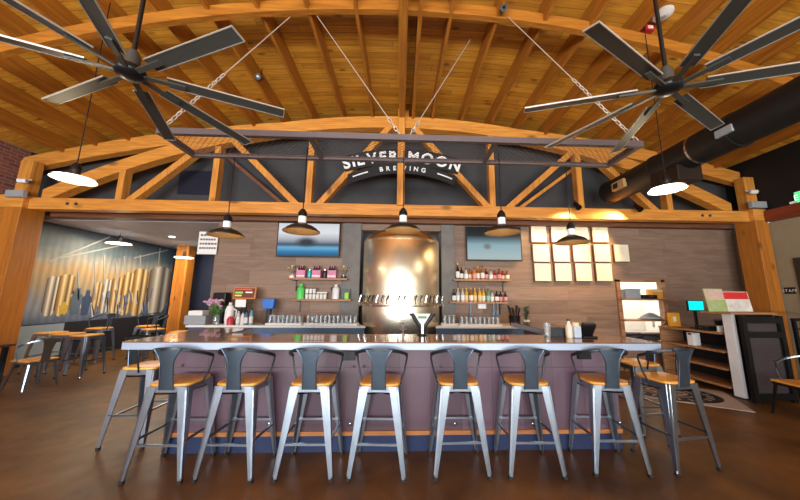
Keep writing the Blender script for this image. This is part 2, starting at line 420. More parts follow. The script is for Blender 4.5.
tag(MB().box(a.x, b.x, YW - .03, YW, b.z, a.z).build('vent_panel', mat('vent_navy', (.01, .014, .03), .4)), 'dark blue rectangular vent panel high on the left of the gable wall', 'vent')

# ------------------------------------------------------------------ hanging mesh rack
RX0, RX1, RY0, RY1, RZ = -2.53, 2.63, 2.84, 3.38, 3.19
t = thing('hanging_rack', 'long dark steel rack with mesh shelf hung on chains above the bar', 'rack', (0, 0, RZ))
MB().box(RX0, RX1, RY0, RY0 + .05, 0, .065).build('front_rail', M_rack, t)
MB().box(RX0, RX1, RY1 - .05, RY1, 0, .045).build('rear_rail', M_rack, t)
for x in (RX0, RX1 - .05): MB().box(x, x + .05, RY0 + .05, RY1 - .05, 0, .065).build('end_rail', M_rack, t)
for x in (-.98, 1.02): MB().box(x - .02, x + .02, RY0 + .05, RY1 - .05, .0, .05).build('cross_bar', M_rack, t)
mb = MB(); y0, y1 = RY0 + .05, RY1 - .05; L = y1 - y0; step = .06
k = int((RX1 - RX0 + L) / step)
for i in range(k):
    x = RX0 - L + step * i + .03
    for s in (0, 1):
        pa, pb = ((x, y0), (x + L, y1)) if s == 0 else ((x + L, y0), (x, y1))
        # clip to the frame
        (xa, ya), (xb, yb) = pa, pb
        def cl(xq): return ya + (yb - ya) * (xq - xa) / (xb - xa)
        lo_, hi_ = RX0 + .05, RX1 - .05
        P = []
        for (xq, yq) in (pa, pb):
            if xq < lo_: P.append((lo_, cl(lo_)))
            elif xq > hi_: P.append((hi_, cl(hi_)))
            else: P.append((xq, yq))
        if max(p[0] for p in (pa, pb)) <= lo_ or min(p[0] for p in (pa, pb)) >= hi_: continue
        mb.bar((P[0][0], P[0][1], .02 + .006 * s), (P[1][0], P[1][1], .02 + .006 * s), .0035, .0018)
mb.build('mesh_shelf', M_rack, t)
def chain(label, a, b, zinc):
    a, b = Vector(a), Vector(b); t = thing('hanging_chain', label, 'chain', a, 0, 'chains holding the rack')
    d = b - a; L = d.length; u = d / L; n1 = u.cross(Vector((0, 1, 0))).normalized(); n2 = u.cross(n1)
    mb = MB(); m = int(L * zinc / .07)
    for i in range(m):
        c = u * (.07 * i + .04); s = n1 if i % 2 else n2
        mb.tube([c + u * .043 * math.cos(q) + s * .017 * math.sin(q) for q in [2 * PI * j / 8 for j in range(9)]], .006, 5)
    mb.build('chain_links', M_chain, t)
    MB().tube([u * (.07 * m), d], .006, 6).build('wire', M_chain, t)
cf = lambda x, y: Vector((x, y, RZ + .065))
chain('hanging chain at the left end of the rack', cf(RX0 + .03, RY0 + .03), at(290, 17, Y=3.45), .45)
chain('hanging chain at the right end of the rack', cf(RX1 - .03, RY0 + .03), at(508, 17, Y=3.45), .45)
chain('thin hanging chain from the middle of the rack leaning up left', cf(-.02, RY0 + .03), at(317, 16, Y=3.45), .12)
chain('thin hanging chain from the middle of the rack leaning up right', cf(.08, RY0 + .03), at(470, 40, Z=5.5), .12)

# ------------------------------------------------------------------ ceiling fans
def fan(label, x, y, z, a0, first=None):
    t = thing('ceiling_fan', label, 'fan', (x, y, z), 0, 'windmill ceiling fans')
    zt = 5.75 - drop(x) - z
    MB().tube([(0, 0, .1), (0, 0, zt)], .013, 10).build('downrod', M_blackm, t, smooth=True)
    MB().lathe([(0, .17), (.025, .165), (.042, .13), (.045, .04), (.0, .04)], 20).build('motor_housing', M_fan, t, smooth=True)
    MB().lathe([(0, .05), (.075, .04), (.085, .025), (.085, .0), (.07, -.02), (.03, -.03), (0, -.03)], 28).build('hub', M_blackm, t, smooth=True)
    pit = math.radians(-11)
    for k in range(8):
        R = Matrix.Rotation(math.radians(a0 + 45 * k), 4, 'Z') @ Matrix.Rotation(pit, 4, 'X')
        b = MB().box(.2, .93, -.040, .040, .004, .010, R).build('blade', M_fan, t)
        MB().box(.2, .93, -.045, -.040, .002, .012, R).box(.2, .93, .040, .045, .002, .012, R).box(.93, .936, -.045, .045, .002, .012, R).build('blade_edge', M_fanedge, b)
        MB().box(  .06, .30, -.016, .016, -.008, .004, R).build('blade_bracket', M_fan, t)
fan('left dark eight-bladed windmill ceiling fan', -1.80, 1.77, 2.99, -20.5)
fan('right dark eight-bladed windmill ceiling fan', 1.84, 1.74, 2.99, 27)

# ------------------------------------------------------------------ pendant lamps
def lamp(name, label, x, y, z, r, glow, group, ztop):
    t = thing(name, label, 'lamp', (x, y, z), 0, group)
    h = r * (.26 if glow else .5)
    out = [(r * 1.0, 0), (r * 1.0, .012), (r * .93, h * .14), (r * .82, h * .42), (r * .60, h * .70), (r * .34, h * .9), (.045, h * 1.02)]
    inn = [(.035, h * .96), (r * .32, h * .86), (r * .58, h * .66), (r * .80, h * .38), (r * .91, h * .12), (r * .97, .004), (r * 1.0, 0)]
    s = MB().lathe(out, 32, close=False).build('lamp_shade', M_dark, t, smooth=True)
    MB().lathe(inn, 32, close=False).build('shade_lining', M_goldin if not glow else M_white, s, smooth=True)
    MB().lathe([(0, h * 1.0), (.042, h * 1.0), (.042, h * 1.0 + .075), (0, h + .075)], 16).build('socket_collar', M_white if not glow else M_dark, t, smooth=True)
    MB().lathe([(0, h + .075), (.05, h + .075), (.045, h + .12), (.02, h + .16), (0, h + .165)], 16).build('lamp_cap', M_blackm, t, smooth=True)
    MB().tube([(0, 0, h + .16), (0, 0, ztop - z)], .006, 6).build('cord', M_blackm, t)
    if glow: MB().lathe([(0, .012), (r * .95, .012), (r * .95, .02), (0, .03)], 32).build('diffuser', M_glow, t, smooth=True)
    else: MB().lathe([(0, h * .55), (.03, h * .6), (.035, h * .75), (.02, h * .95), (0, h * .95)], 14).build('bulb', M_bulb, t, smooth=True)
    l = bpy.data.lights.new('bulb_light', 'POINT'); l.energy = 14 if glow else 4; l.color = (1, .80, .52); l.shadow_soft_size = .06
    lo = bpy.data.objects.new('bulb_light', l); COL.objects.link(lo); lo.parent = t; lo.location = (0, 0, -.06 if glow else h * .3)
    return t
LP = [((226, 236), 3.355, 'leftmost'), ((301.5, 232), 3.1, 'second from left'), ((403, 231), 3.1, 'middle'), ((502, 233), 3.1, 'second from right'), ((572, 243), 3.355, 'rightmost')]
for (p, y, w) in LP:
    q = at(*p, Y=y)
    lamp('pendant_lamp', '%s of the five dark dome pendant lamps over the bar' % w, q.x, y, q.z, .192, False, 'pendants over the bar', 3.205 if y < 3.3 else 3.19)
for (p, w) in (((74, 180), 'left'), ((667, 190), 'right')):
    q = at(*p, Y=3.4)
    lamp('pendant_lamp', 'glowing white dish pendant lamp at the %s beside the ceiling fan' % w, q.x, q.y, q.z, .195, True, 'dish pendants', 5.6 - drop(q.x))
for (p, y, w) in (((119, 244), 8.0, 'lit dark pendant lamp in the side room before the mural'), ((184, 258), 9.4, 'lit dark pendant lamp in the side room before the timber post')):
    q = at(*p, Y=y); lamp('pendant_lamp', w, q.x, q.y, q.z, .27, True, None, 3.2)

# ------------------------------------------------------------------ duct
DX, DZ = 4.5, 3.80
t = thing('air_duct', 'fat black round air duct running along the right under the roof', 'duct', (DX, 5.84, DZ))
def ycyl(mb, r, y0, y1, n=28, x=0, z=0):
    return mb.loft([[Vector((x + r * math.cos(2*PI*k/n), y, z + r * math.sin(2*PI*k/n))) for k in range(n)] for y in (y0, y1)])
M_duct = mat('duct_black', (.006, .006, .006), .55)
ycyl(MB(), .235, -10.5, 0).build('duct_body', M_duct, t, smooth=True)
for y in (-.02, -1.2, -2.4, -3.6, -4.8):
    ycyl(MB(), .25, y - .05, y).build('duct_collar', M_duct, t, smooth=True)
o = ycyl(MB(), .242, -1.93, -1.90).build('strap', M_chrome, t, smooth=True)
MB().box(-.22, .18, -1.75, -1.25, -.42, -.17).build('damper_box', M_dark, t, bevel=.01)
mb = MB().box(-.29, -.22, -.75, -.45, -.14, .02)
g = mb.build('grille', mat('grille_tan', (.5, .32, .14), .5), t)
MB().box(-.296, -.29, -.61, -.49, -.11, -.01).build('grille_opening', M_black, g)
MB().box(-.255, -.22, -2.55, -2.35, -.1, .0).build('duct_label', M_grey, t)

# track spot lamps on the truss chord
for p, w in (((577, 205), 'small black spot lamp on the truss beam over the paper menus'), ((638, 207), 'small black spot lamp on the truss beam under the duct end')):
    q = at(*p, Y=5.78); t = thing('spot_lamp', w, 'lamp', q)
    MB().tube([(0, -.06, -.08), (0, .07, .06)], [.06, .045], 16).build('lamp_head', M_blackm, t, smooth=True)
    MB().tube([(0, .02, .03), (0, .06, .12), (0, .12, .15)], .01, 6).build('bracket', M_blackm, t)

# ------------------------------------------------------------------ bar
ZT = 1.12
BX0, BX1 = -2.58, 2.60
t = thing('bar_worktop', 'long U-shaped brown bar counter with a thick pale edge', 'counter', (0, 2.9, ZT - .075))
poly = [(BX0, 0), (BX1, 0), (BX1, 2.4), (BX1 - .6, 2.4), (BX1 - .6, .6), (BX0 + .6, .6), (BX0 + .6, 1.2), (BX0, 1.2)]
MB().prism(poly, 'z', .065, .075).build('counter_top', M_counter, t)
MB().prism(poly, 'z', 0, .065).build('counter_edge', M_edge, t, bevel=.004)
t = thing('bar_cabinet', 'purple brown panelled bar front with orange foot trim under the counter', 'bar', (0, 0, 0))
MB().box(BX0 + .25, BX1 - .25, 3.235, 3.40, .16, ZT - .075).build('front_panel', M_barfront, t)
MB().box(BX0 + .25, BX0 + .40, 3.40, 4.05, .0, ZT - .075).box(BX1 - .40, BX1 - .25, 3.40, 5.25, 0, ZT - .075).build('side_panel', M_barfront, t)
MB().box(BX0 + .25, BX1 - .25, 3.22, 3.235, .80, .815).build('upper_rail', M_barfront, t)
MB().box(BX0 + .25, BX1 - .25, 3.215, 3.25, .16, .20).build('foot_trim', wood('trim_orange', (.35, .12, .03), (.55, .22, .06), 'x'), t)
MB().box(BX0 + .25, BX1 - .25, 3.24, 3.40, .0, .16).build('toe_kick', mat('toe_blue', (.03, .045, .11), .35, .2), t)
for p in ((101, 365), (183, 365), (354, 366), (364, 366), (441, 366), (456, 366), (543, 366)):
    q = at(*p, Y=3.23)
    if q.x < BX0 + .3: continue
    MB().lathe([(0, -.014), (.01, -.01), (.014, 0), (.01, .01), (0, .014)], 10, (q.x, q.y - .006, q.z)).build('bag_hook', M_chrome, t, smooth=True)
for p in ((269, 424), (350, 424), (455, 424), (533, 424), (620, 423)):
    q = at(*p, Y=3.22)
    MB().lathe([(0, -.018), (.014, -.012), (.018, 0), (.014, .012), (0, .018)], 10, (q.x, 3.225, q.z)).build('rail_bolt', M_chrome, t, smooth=True)
for p in ((348, 356), (585, 355)):
    q = at(*p, Y=3.2)
    MB().box(q.x - .07, q.x + .07, 3.20, 3.235, q.z - .045, q.z + .045).build('power_outlet', M_blackm, t)

# ------------------------------------------------------------------ bar stools
def leg_rings(sx, sy, top, botp, zt, zb, wt, wb):
    rings = []
    for (px, py), z, w in ((top, zt, wt), (botp, zb, wb)):
        th = .010; x, y = px * sx, py * sy
        q = [(0, -.25*w), (0, -w), (-th, -w), (-th, -.3*w), (-.3*w, -th), (-w, -th), (-w, 0), (-.25*w, 0)]
        ring = [Vector((x + a * sx, y + b * sy, z)) for a, b in q]
        rings.append(ring)
    return rings
M_rail = mat('dark_rail_metal', (.035, .042, .05), .35, .6)
def make_stool(label, group):
    t = thing('bar_stool', label, 'stool', (0, 0, 0), 0, group)
    mb = MB()
    n = 24; rings = []
    def rs(s, z, k=5.0):
        out = []
        for i in range(32):
            a = 2 * PI * i / 32; ca, sa = math.cos(a), math.sin(a)
            out.append(Vector((s * math.copysign(abs(ca) ** (2 / k), ca), s * math.copysign(abs(sa) ** (2 / k), sa) , z)))
        return out
    mb.loft([rs(.176, .748), rs(.186, .752), rs(.188, .762), rs(.184, .772), rs(.172, .776)])
    mb.build('seat', M_seat, t, smooth=True)
    # folded steel apron below the seat
    mb = MB()
    for sx in (-1, 1):
        mb.box(min(sx*.168, sx*.176), max(sx*.168, sx*.176), -.176, .176, .70, .748)
        mb.box(-.168, .168, min(sx*.168, sx*.176), max(sx*.168, sx*.176), .70, .748)
    mb.build('seat_frame', M_steel, t)
    mb = MB()
    for s in (-1, 1):
        mb.tube([(s*.165*(1-k/6), .165*(1-k/6)*1.0, .685 - .035*math.sin(PI*k/12)) for k in range(0, 13)], .007, 6)
    mb.build('under_brace', M_blackm, t)
    for sx in (-1, 1):
        for sy in (-1, 1):
            l = MB().loft(leg_rings(sx, sy, (.178, .178), (.25, .222), .748, .02, .085, .030)).build('leg', M_steel, t)
            # pressed rib down the folded corner
            MB().loft([[Vector((sx*(X_ + a), sy*(Y_ + b), z)) for a, b in ((.002, -.02*k-.006), (.002, .0), (-.02*k-.006, .002), (-.02*k-.012, -.012), (-.012, -.02*k-.012))]
                       for X_, Y_, z, k in ((.176, .176, .72, 1), (.2495, .2215, .04, .3))]).build('leg_rib', M_steel, l)
            MB().loft([[Vector((sx*(.25+q + a), sy*(.222+q + b), z)) for a, b in ((.002, .002), (-.028, .002), (-.028, -.028), (.002, -.028))] for q, z in ((.002, .022), (.003, 0))]).build('rubber_foot', M_rubber, l)
    # stretchers on all four sides
    zs = .27; k = (.728 - zs) / .693; xs = .178 + .072 * k - .012; ys = .178 + .044 * k - .012
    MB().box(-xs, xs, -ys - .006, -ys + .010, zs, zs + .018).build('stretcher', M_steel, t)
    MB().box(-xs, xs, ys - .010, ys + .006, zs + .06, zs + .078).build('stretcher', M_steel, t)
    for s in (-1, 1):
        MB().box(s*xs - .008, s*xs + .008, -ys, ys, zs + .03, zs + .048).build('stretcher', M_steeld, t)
    # backrest: narrow splat flaring into the bent rail
    rows = []; H0, H1 = .722, 1.075
    for i in range(15):
        u = i / 14; z = H0 + (H1 - H0) * u
        w = .056 + .010 * max(0, (.5 - u)) + .062 * max(0, (u - .55) / .45) ** 2.2
        y = -.186 - .045 * u
        rows.append((z, w, y))
    rings = []
    for z, w, y in rows:
        a = []
        for j in range(9):
            x = -w + 2 * w * j / 8; a.append(Vector((x, y + .10 * x * x / .05 * .3, z)))
        b = [p + Vector((0, .006, 0)) for p in a[::-1]]
        rings.append(a + b)
    bk = MB().loft(rings).build('backrest', M_steeld, t, smooth=True)
    rw = MB()
    for sx in (-1, 1):
        rw.tube([(sx * (w + .001), y + .10 * w * w / .05 * .3, z) for z, w, y in rows], .006, 6)
    rw.build('rolled_edge', M_steeld, bk, smooth=True)
    pts = []
    for i in range(25):
        u = -1 + 2 * i / 24; a = u * math.radians(98)
        pts.append((.245 * math.sin(a), -.235 + .235 * (1 - math.cos(a)), 1.078 - .085 * (1 - math.cos(a))))
    rail = MB()
    rail.loft([[Vector((p[0]*(1+e[0]), p[1]-.0 - e[0]*.0, p[2] + e[1])) for e in ((-.035, -.016), (.035, -.016), (.055, -.004), (.045, .010), (.0, .014), (-.03, .008))] for p in pts])
    rail.build('back_rail', M_rail, t, smooth=True)
    for sx in (-1, 1):
        e = pts[-1] if sx > 0 else pts[0]
        MB().tube([(e[0], e[1], e[2]), (e[0] * 1.0, e[1] + .01, e[2] - .03), (sx * .215, .03, .82), (sx * .186, .02, .757), (sx * .180, .02, .72)], .0085, 8).build('arm_rod', M_rail, t, smooth=True)
    return t
SG = 'bar stools along the bar front'
ST = [(-2.05, 2.985, -1), (-1.46, 2.985, -3), (-.80, 2.98, -1), (-.17, 2.965, -3.5), (.56, 2.98, .5), (1.22, 2.97, -1), (2.0, 2.985, -3), (2.69, 3.02, 9)]
stool0 = None
for i, (x, y, a) in enumerate(ST):
    lab = 'steel bar stool with wooden seat, %s from the left along the bar front' % ORD[i]
    if i == 0:
        stool0 = make_stool(lab, SG); stool0.location = (x, y, 0); stool0.rotation_euler = (0, 0, math.radians(a))
    else: dup(stool0, (x, y, 0), math.radians(a), lab, SG)
dup(stool0, (-2.83, 3.58, 0), math.radians(-88), 'steel bar stool with wooden seat turned sideways at the left end of the bar', 'bar stools at the bar ends')
dup(stool0, (2.98, 3.72, 0), math.radians(92), 'steel bar stool with wooden seat half hidden at the right end of the bar', 'bar stools at the bar ends')

# ------------------------------------------------------------------ left seating
LS = [(-7.22, 6.5, 0, 'tall steel stool with wooden seat nearest the left timber post'), (-6.68, 6.32, 5, 'tall steel stool with wooden seat, middle of the left row'), (-6.12, 6.12, -4, 'tall steel stool with wooden seat, right end of the left row')]
def make_backless():
    t = thing('bar_stool', LS[0][3], 'stool', (0, 0, 0), 0, 'tall stools in the left row')
    for ch in list(stool0.children):
        if ch.name.split('.')[0] in ('backrest', 'back_rail', 'arm_rod'): continue
        c = ch.copy(); COL.objects.link(c); c.parent = t
        for g in ch.children:
            d = g.copy(); COL.objects.link(d); d.parent = c
    return t
bl = make_backless(); bl.location = LS[0][:2] + (0,)
for x, y, a, lab in LS[1:]: dup(bl, (x, y, 0), math.radians(a), lab)
for x, y, a, lab in ((-7.1, 7.35, 180, 'tall stool with dark curved back, left of those against the mural base'), (-6.45, 7.9, 180, 'tall stool with dark curved back, second of those behind the left row'), (-5.75, 7.2, 150, 'tall stool with dark curved back, nearest the bar of those behind the left row')):
    dup(stool0, (x, y, 0), math.radians(a), lab, 'tall stools with backs in the side room')
dup(bl, (-4.75, 6.7, 0), .2, 'tall stool with wooden seat standing alone behind the left end of the bar')
# low dining table and chair at far left
t = thing('dining_table', 'dark wooden dining table at the far left edge of the room', 'table', (-6.6, 4.72, 0))
MB().box(-.55, .42, -.4, .38, .72, .76).build('table_top', wood('dark_table', (.06, .025, .012), (.13, .055, .025), 'x', rough=.4), t, bevel=.006)
for x in (-.48, .35):
    for y in (-.33, .31): MB().box(x - .025, x + .025, y - .025, y + .025, 0, .72).build('leg', M_blackm, t)
def chair(label, loc, rz, metal):
    t = thing('dining_chair', label, 'chair', loc, rz)
    MB().box(-.19, .19, -.19, .19, .435, .46).build('seat', M_seat, t, bevel=.008)
    MB().box(-.18, .18, -.18, .18, .40, .435).build('seat_frame', metal, t)
    for sx in (-1, 1):
        for sy in (-1, 1):
            MB().loft(leg_rings(sx, sy, (.175, .175), (.225, .225), .43, .0, .06, .032)).build('leg', metal, t)
    pts = [(.225 * math.sin(a), -.25 + .22 * (1 - math.cos(a)), .80 - .09 * (1 - math.cos(a))) for a in [math.radians(-115 + 230 * i / 22) for i in range(23)]]
    MB().loft([[Vector((p[0]*(1+e), p[1], p[2]+h)) for e, h in ((-.09, -.008), (.09, -.014), (.09, .008), (-.09, .014))] for p in pts]).build('arm_rail', M_steel, t)
    for p, sx in ((pts[0], -1), (pts[-1], 1)): MB().tube([p, (sx*.215, .06, .6), (sx*.185, .05, .43)], .009, 8).build('arm_post', metal, t)
    MB().loft([[Vector((x*w, y, z)) for x, y in ((-1, yy-.004), (1, yy-.004), (1, yy+.004), (-1, yy+.004))] for w, yy, z in ((.06, -.19, .42), (.055, -.21, .6), (.08, -.235, .74), (.12, -.25, .80))]).build('back_splat', metal, t)
    return t
chair('steel dining chair with orange wooden seat beside the left dining table', (-6.2, 5.42, 0), math.radians(80), M_steel)
chair('black dining chair with orange seat and silver arm at the right edge', (5.36, 3.90, 0), math.radians(84), M_blackm)

# low wall under the mural
struct(MB().box(XL, XL + .1, 6.35, YN, 0, .88).build('wall_low', mat('low_wall_dark', (.02, .022, .03), .5)))
tag(MB().box(XL + .1, XL + .12, 6.4, 7.5, .12, .86).build('wall_panel', mat('pale_blue_panel', (.30, .38, .45), .35)), 'pale blue panel below the near end of the mural', 'panel')
# ------------------------------------------------------------------ mural
def mural_bg():
    m, nt, b = newmat('mural_print')
    tc = N(nt, 'ShaderNodeTexCoord'); sep = N(nt, 'ShaderNodeSeparateXYZ'); nt.links.new(tc.outputs['Object'], sep.inputs[0])
    no = N(nt, 'ShaderNodeTexNoise'); no.inputs['Scale'].default_value = 2.2; no.inputs['Detail'].default_value = 5; nt.links.new(tc.outputs['Object'], no.inputs['Vector'])
    z = math_node(nt, 'ADD', sep.outputs[2], math_node(nt, 'MULTIPLY', math_node(nt, 'SUBTRACT', no.outputs['Fac'], .5), .5))
    rp = N(nt, 'ShaderNodeValToRGB'); nt.links.new(math_node(nt, 'DIVIDE', z, 2.3), rp.inputs[0])
    e = rp.color_ramp.elements
    for i, (p, c) in enumerate(((0, (.10, .13, .20)), (.16, (.28, .33, .42)), (.36, (.42, .33, .20)), (.55, (.55, .36, .16)), (.64, (.38, .36, .30)), (.78, (.10, .16, .20)), (1, (.04, .06, .08)))):
        el = e[i] if i < 2 else e.new(p); el.position = p; el.color = (*c, 1)
    wv = N(nt, 'ShaderNodeTexWave', bands_direction='Y'); wv.inputs['Scale'].default_value = 2.0; wv.inputs['Distortion'].default_value = 2.5; nt.links.new(tc.outputs['Object'], wv.inputs['Vector'])
    c = mixc(nt, math_node(nt, 'MULTIPLY', wv.outputs['Fac'], .35), rp.outputs[0], (.06, .07, .10))
    nt.links.new(c, b.inputs['Base Color']); b.inputs['Roughness'].default_value = .5
    return m
def tank_print(name, c0, c1, c2):
    m, nt, b = newmat(name)
    tc = N(nt, 'ShaderNodeTexCoord'); sep = N(nt, 'ShaderNodeSeparateXYZ'); nt.links.new(tc.outputs['Generated'], sep.inputs[0])
    rp = N(nt, 'ShaderNodeValToRGB'); nt.links.new(sep.outputs[1], rp.inputs[0]); e = rp.color_ramp.elements
    for i, (p, c) in enumerate(((0, c0), (.2, c1), (.34, c2), (.5, c1), (.62, c0), (.78, c2), (.88, c1), (1, c0))):
        el = e[i] if i < 2 else e.new(p); el.position = p; el.color = (*c, 1)
    nt.links.new(rp.outputs[0], b.inputs['Base Color']); b.inputs['Roughness'].default_value = .5
    return m
MX = XL + .03
t = thing('wall_mural', 'large printed wall mural of brewery tanks in the side room', 'mural', (XL, 6.5, .88))
o = MB().box(.0, .03, 0, 4.2, 0, 2.30).build('printed_panel', mural_bg(), t)
TP1 = tank_print('tank_print_gold', (.07, .04, .02), (.42, .24, .06), (.80, .66, .38)); TP2 = tank_print('tank_print_silver', (.06, .06, .07), (.36, .30, .22), (.82, .78, .70))
def mp(px, py):
    q = at(px, py, X=MX); return q.y - 6.5, max(.03, min(2.27, q.z - .88))
for kk, (x0, x1, yt, yb, mm) in enumerate(((44, 58, 276, 316, TP2), (56, 72, 274, 316, TP1), (92, 101, 282, 312, TP1), (101, 110, 279, 313, TP2), (110, 121, 277, 314, TP1), (121, 132, 272, 315, TP1), (131, 146, 268, 316, TP1), (147, 169, 266, 317, TP2))):
    ym = (yt+yb)/2; a = mp(x0, ym)[0]; b = mp(x1, ym)[0]; zt = mp((x0+x1)/2, yt)[1]; zb = mp((x0+x1)/2, yb)[1]; r = (b - a) / 2; c = (a + b) / 2
    dome = [(c + r * math.cos(q), zt - r * .5 + r * .5 * math.sin(q)) for q in [PI * i / 12 for i in range(13)]]
    MB().prism([(a + .6*r, zb), (b - .6*r, zb), (b, zb + .9*r)] + dome + [(a, zb + .9*r)], 'x', .03, .033 + .001 * (kk % 2)).build('printed_tank', mm, t)
for (px0, py0, px1, py1) in ((48, 262, 110, 236), (60, 258, 118, 246), (95, 262, 95, 300), (104, 255, 104, 285), (140, 255, 141, 270), (160, 248, 158, 268), (134, 258, 168, 250), (78, 270, 78, 300), (116, 262, 117, 290), (124, 256, 125, 275)):
    a, b = mp(px0, py0), mp(px1, py1); MB().bar((.036, *a), (.036, *b), .006, .035, up=(0, 1, 0) if px0 == px1 else (0, 0, 1)).build('printed_pipe', mat('print_pipe', (.35, .36, .36), .5), t)
rnd = random.Random(11)
for i in range(34):
    px = rnd.uniform(72, 150); y0 = rnd.uniform(288, 306); y1 = min(317, y0 + rnd.uniform(8, 20)); a, b = mp(px, y1), mp(px + rnd.uniform(-2.5, 2.5), y0); cc = rnd.choice(((.10, .16, .34), (.55, .60, .70), (.04, .05, .09), (.62, .52, .36)))
    MB().bar((.0362, *a), (.0362, *b), .004, .035, up=(0, 1, 0)).build('printed_detail', mat('print_detail_%d' % int(cc[0] * 100), cc, .5), t)
for (px, py0, py1, w, cm) in ((86, 290, 315, 3.0, (.05, .08, .16)), (76, 288, 314, 4, (.10, .14, .2)), (63, 302, 314, 3.5, (.55, .38, .06))):
    a, za = mp(px - w, py0); b, zb = mp(px + w, py1); c = (a + b) / 2; r = (b - a) / 2
    MB().prism([(c - .6*r, zb), (c + .6*r, zb), (c + .9*r, zb + (za-zb)*.7), (c + .4*r, zb + (za-zb)*.8), (c + .35*r, za), (c - .35*r, za), (c - .4*r, zb + (za-zb)*.8), (c - .9*r, zb + (za-zb)*.7)], 'x', .034, .039).build('printed_figure', mat('print_fig%d' % px, cm, .5), t)
q = at(172, 237, Z=3.19)
tag(MB().lathe([(0, 0), (.07, 0), (.07, .015), (0, .015)], 20, (q.x, q.y, 3.183)).build('ceiling_light', M_glow), 'small round recessed downlight in the grey side room ceiling', 'light')

# ------------------------------------------------------------------ back bar and tank
def backbar(label, poly, legs):
    x0 = min(p[0] for p in poly); t = thing('back_counter', label, 'counter', (x0, 5.8, 0))
    P = [(a - x0, b - 5.8) for a, b in poly]
    MB().prism(P, 'z', .95, .99).build('counter_top', M_white, t, bevel=.004)
    cx = sum(p[0] for p in P) / len(P); Q = [(cx + (a - cx) * .985, .04 + b * .93) for a, b in P]
    MB().prism(Q, 'z', 0, .95).build('cabinet_body', mat('cabinet_blue', (.06, .10, .16), .4, .2), t)
backbar('white topped back counter left of the brewing tank', [(-4.05, 5.8), (-.66, 5.8), (-.96, 6.44), (-4.05, 6.44)], 0)
backbar('white topped back counter right of the brewing tank', [(.70, 5.8), (2.48, 5.8), (2.48, 6.44), (.99, 6.44)], 0)
TXc = .02
t = thing('brewing_tank', 'big shiny copper toned steel tank with a row of taps behind the bar', 'tank', (TXc, 6.5, 0))
MB().lathe([(0, .25), (.6, .25), (.84, .42), (.84, 2.72), (.835, 2.76), (.78, 2.86), (.6, 2.96), (.3, 3.02), (0, 3.04)], 64).build('tank_body', M_tank, t, smooth=True)
for z in (2.70, .5): MB().lathe([(.84, z), (.85, z), (.85, z + .035), (.84, z + .035)], 64, close=False).build('weld_band', M_tank, t, smooth=True)
for sx in (-1, 1):
    for sy in (-1, 1): MB().tube([(sx*.5, sy*.5, 0), (sx*.5, sy*.5, .35)], .05, 12).build('leg', M_chrome, t, smooth=True)
MB().lathe([(.84, 1.36), (.86, 1.36), (.86, 1.39), (.84, 1.39)], 64, close=False).build('tap_rail', M_chrome, t, smooth=True)
for k in range(22):
    a = math.radians(-90 - 74 + 148 * k / 21); u = Vector((math.cos(a), math.sin(a), 0)); b = u * .845
    tp = MB().tube([b + Vector((0, 0, 1.43)), b + u * .07 + Vector((0, 0, 1.43)), b + u * .10 + Vector((0, 0, 1.37))], [.012, .012, .009], 8).build('tap', M_chrome, t, smooth=True)
    MB().tube([b + u * .065 + Vector((0, 0, 1.44)), b + u * .06 + Vector((.0, 0, 1.50)), b + u * .055 + Vector((.03, 0, 1.58))], [.008, .013, .018], 8).build('tap_handle', M_blackm if k % 3 else M_chrome, tp, smooth=True)
MB().tube([(-.02, -.82, 2.98 - 1.9), (-.02, -.92, 1.08), (-.02, -.94, 1.02)], .018, 8).build('drain_valve', M_chrome, t, smooth=True)

# televisions
def screen_mat(name, kind):
    m, nt, b = newmat(name)
    tc = N(nt, 'ShaderNodeTexCoord'); sep = N(nt, 'ShaderNodeSeparateXYZ'); nt.links.new(tc.outputs['Generated'], sep.inputs[0])
    x, z = sep.outputs[0], sep.outputs[2]
    rp = N(nt, 'ShaderNodeValToRGB'); nt.links.new(z, rp.inputs[0]); e = rp.color_ramp.elements
    st = ((0, (.02, .10, .22)), (.12, (.03, .22, .45)), (.24, (.16, .45, .70)), (.34, (.05, .08, .14)), (.5, (.45, .47, .52)), (.72, (.80, .82, .85)), (1, (.7, .72, .76))) if kind == 0 else \
         ((0, (.42, .50, .50)), (.1, (.40, .52, .54)), (.45, (.28, .44, .50)), (.62, (.10, .17, .20)), (.74, (.015, .02, .025)), (1, (.006, .008, .01)))  # right screen: dark top band is a reflection difference painted into the picture
    for i, (p, c) in enumerate(st):
        el = e[i] if i < 2 else e.new(p); el.position = p; el.color = (*c, 1)
    dx = math_node(nt, 'SUBTRACT', x, .47 if kind == 0 else .37); dz = math_node(nt, 'SUBTRACT', z, .42 if kind == 0 else .40)
    d = math_node(nt, 'SQRT', math_node(nt, 'ADD', math_node(nt, 'MULTIPLY', math_node(nt, 'MULTIPLY', dx, dx), 2.4 if kind == 0 else 10), math_node(nt, 'MULTIPLY', math_node(nt, 'MULTIPLY', dz, dz), 3.2 if kind == 0 else 6)))
    mr = N(nt, 'ShaderNodeMapRange'); mr.inputs[1].default_value = .12 if kind == 0 else .10; mr.inputs[2].default_value = .34 if kind == 0 else .3; mr.inputs[3].default_value = .95 if kind == 0 else .7; mr.inputs[4].default_value = 0
    nt.links.new(d, mr.inputs[0])
    c = mixc(nt, mr.outputs[0], rp.outputs[0], (.03, .035, .05) if kind == 0 else (.16, .12, .06))
    b.inputs['Base Color'].default_value = (.01, .01, .01, 1); b.inputs['Roughness'].default_value = .6; b.inputs['IOR'].default_value = 1.15
    nt.links.new(c, b.inputs['Emission Color']); b.inputs['Emission Strength'].default_value = .62
    return m
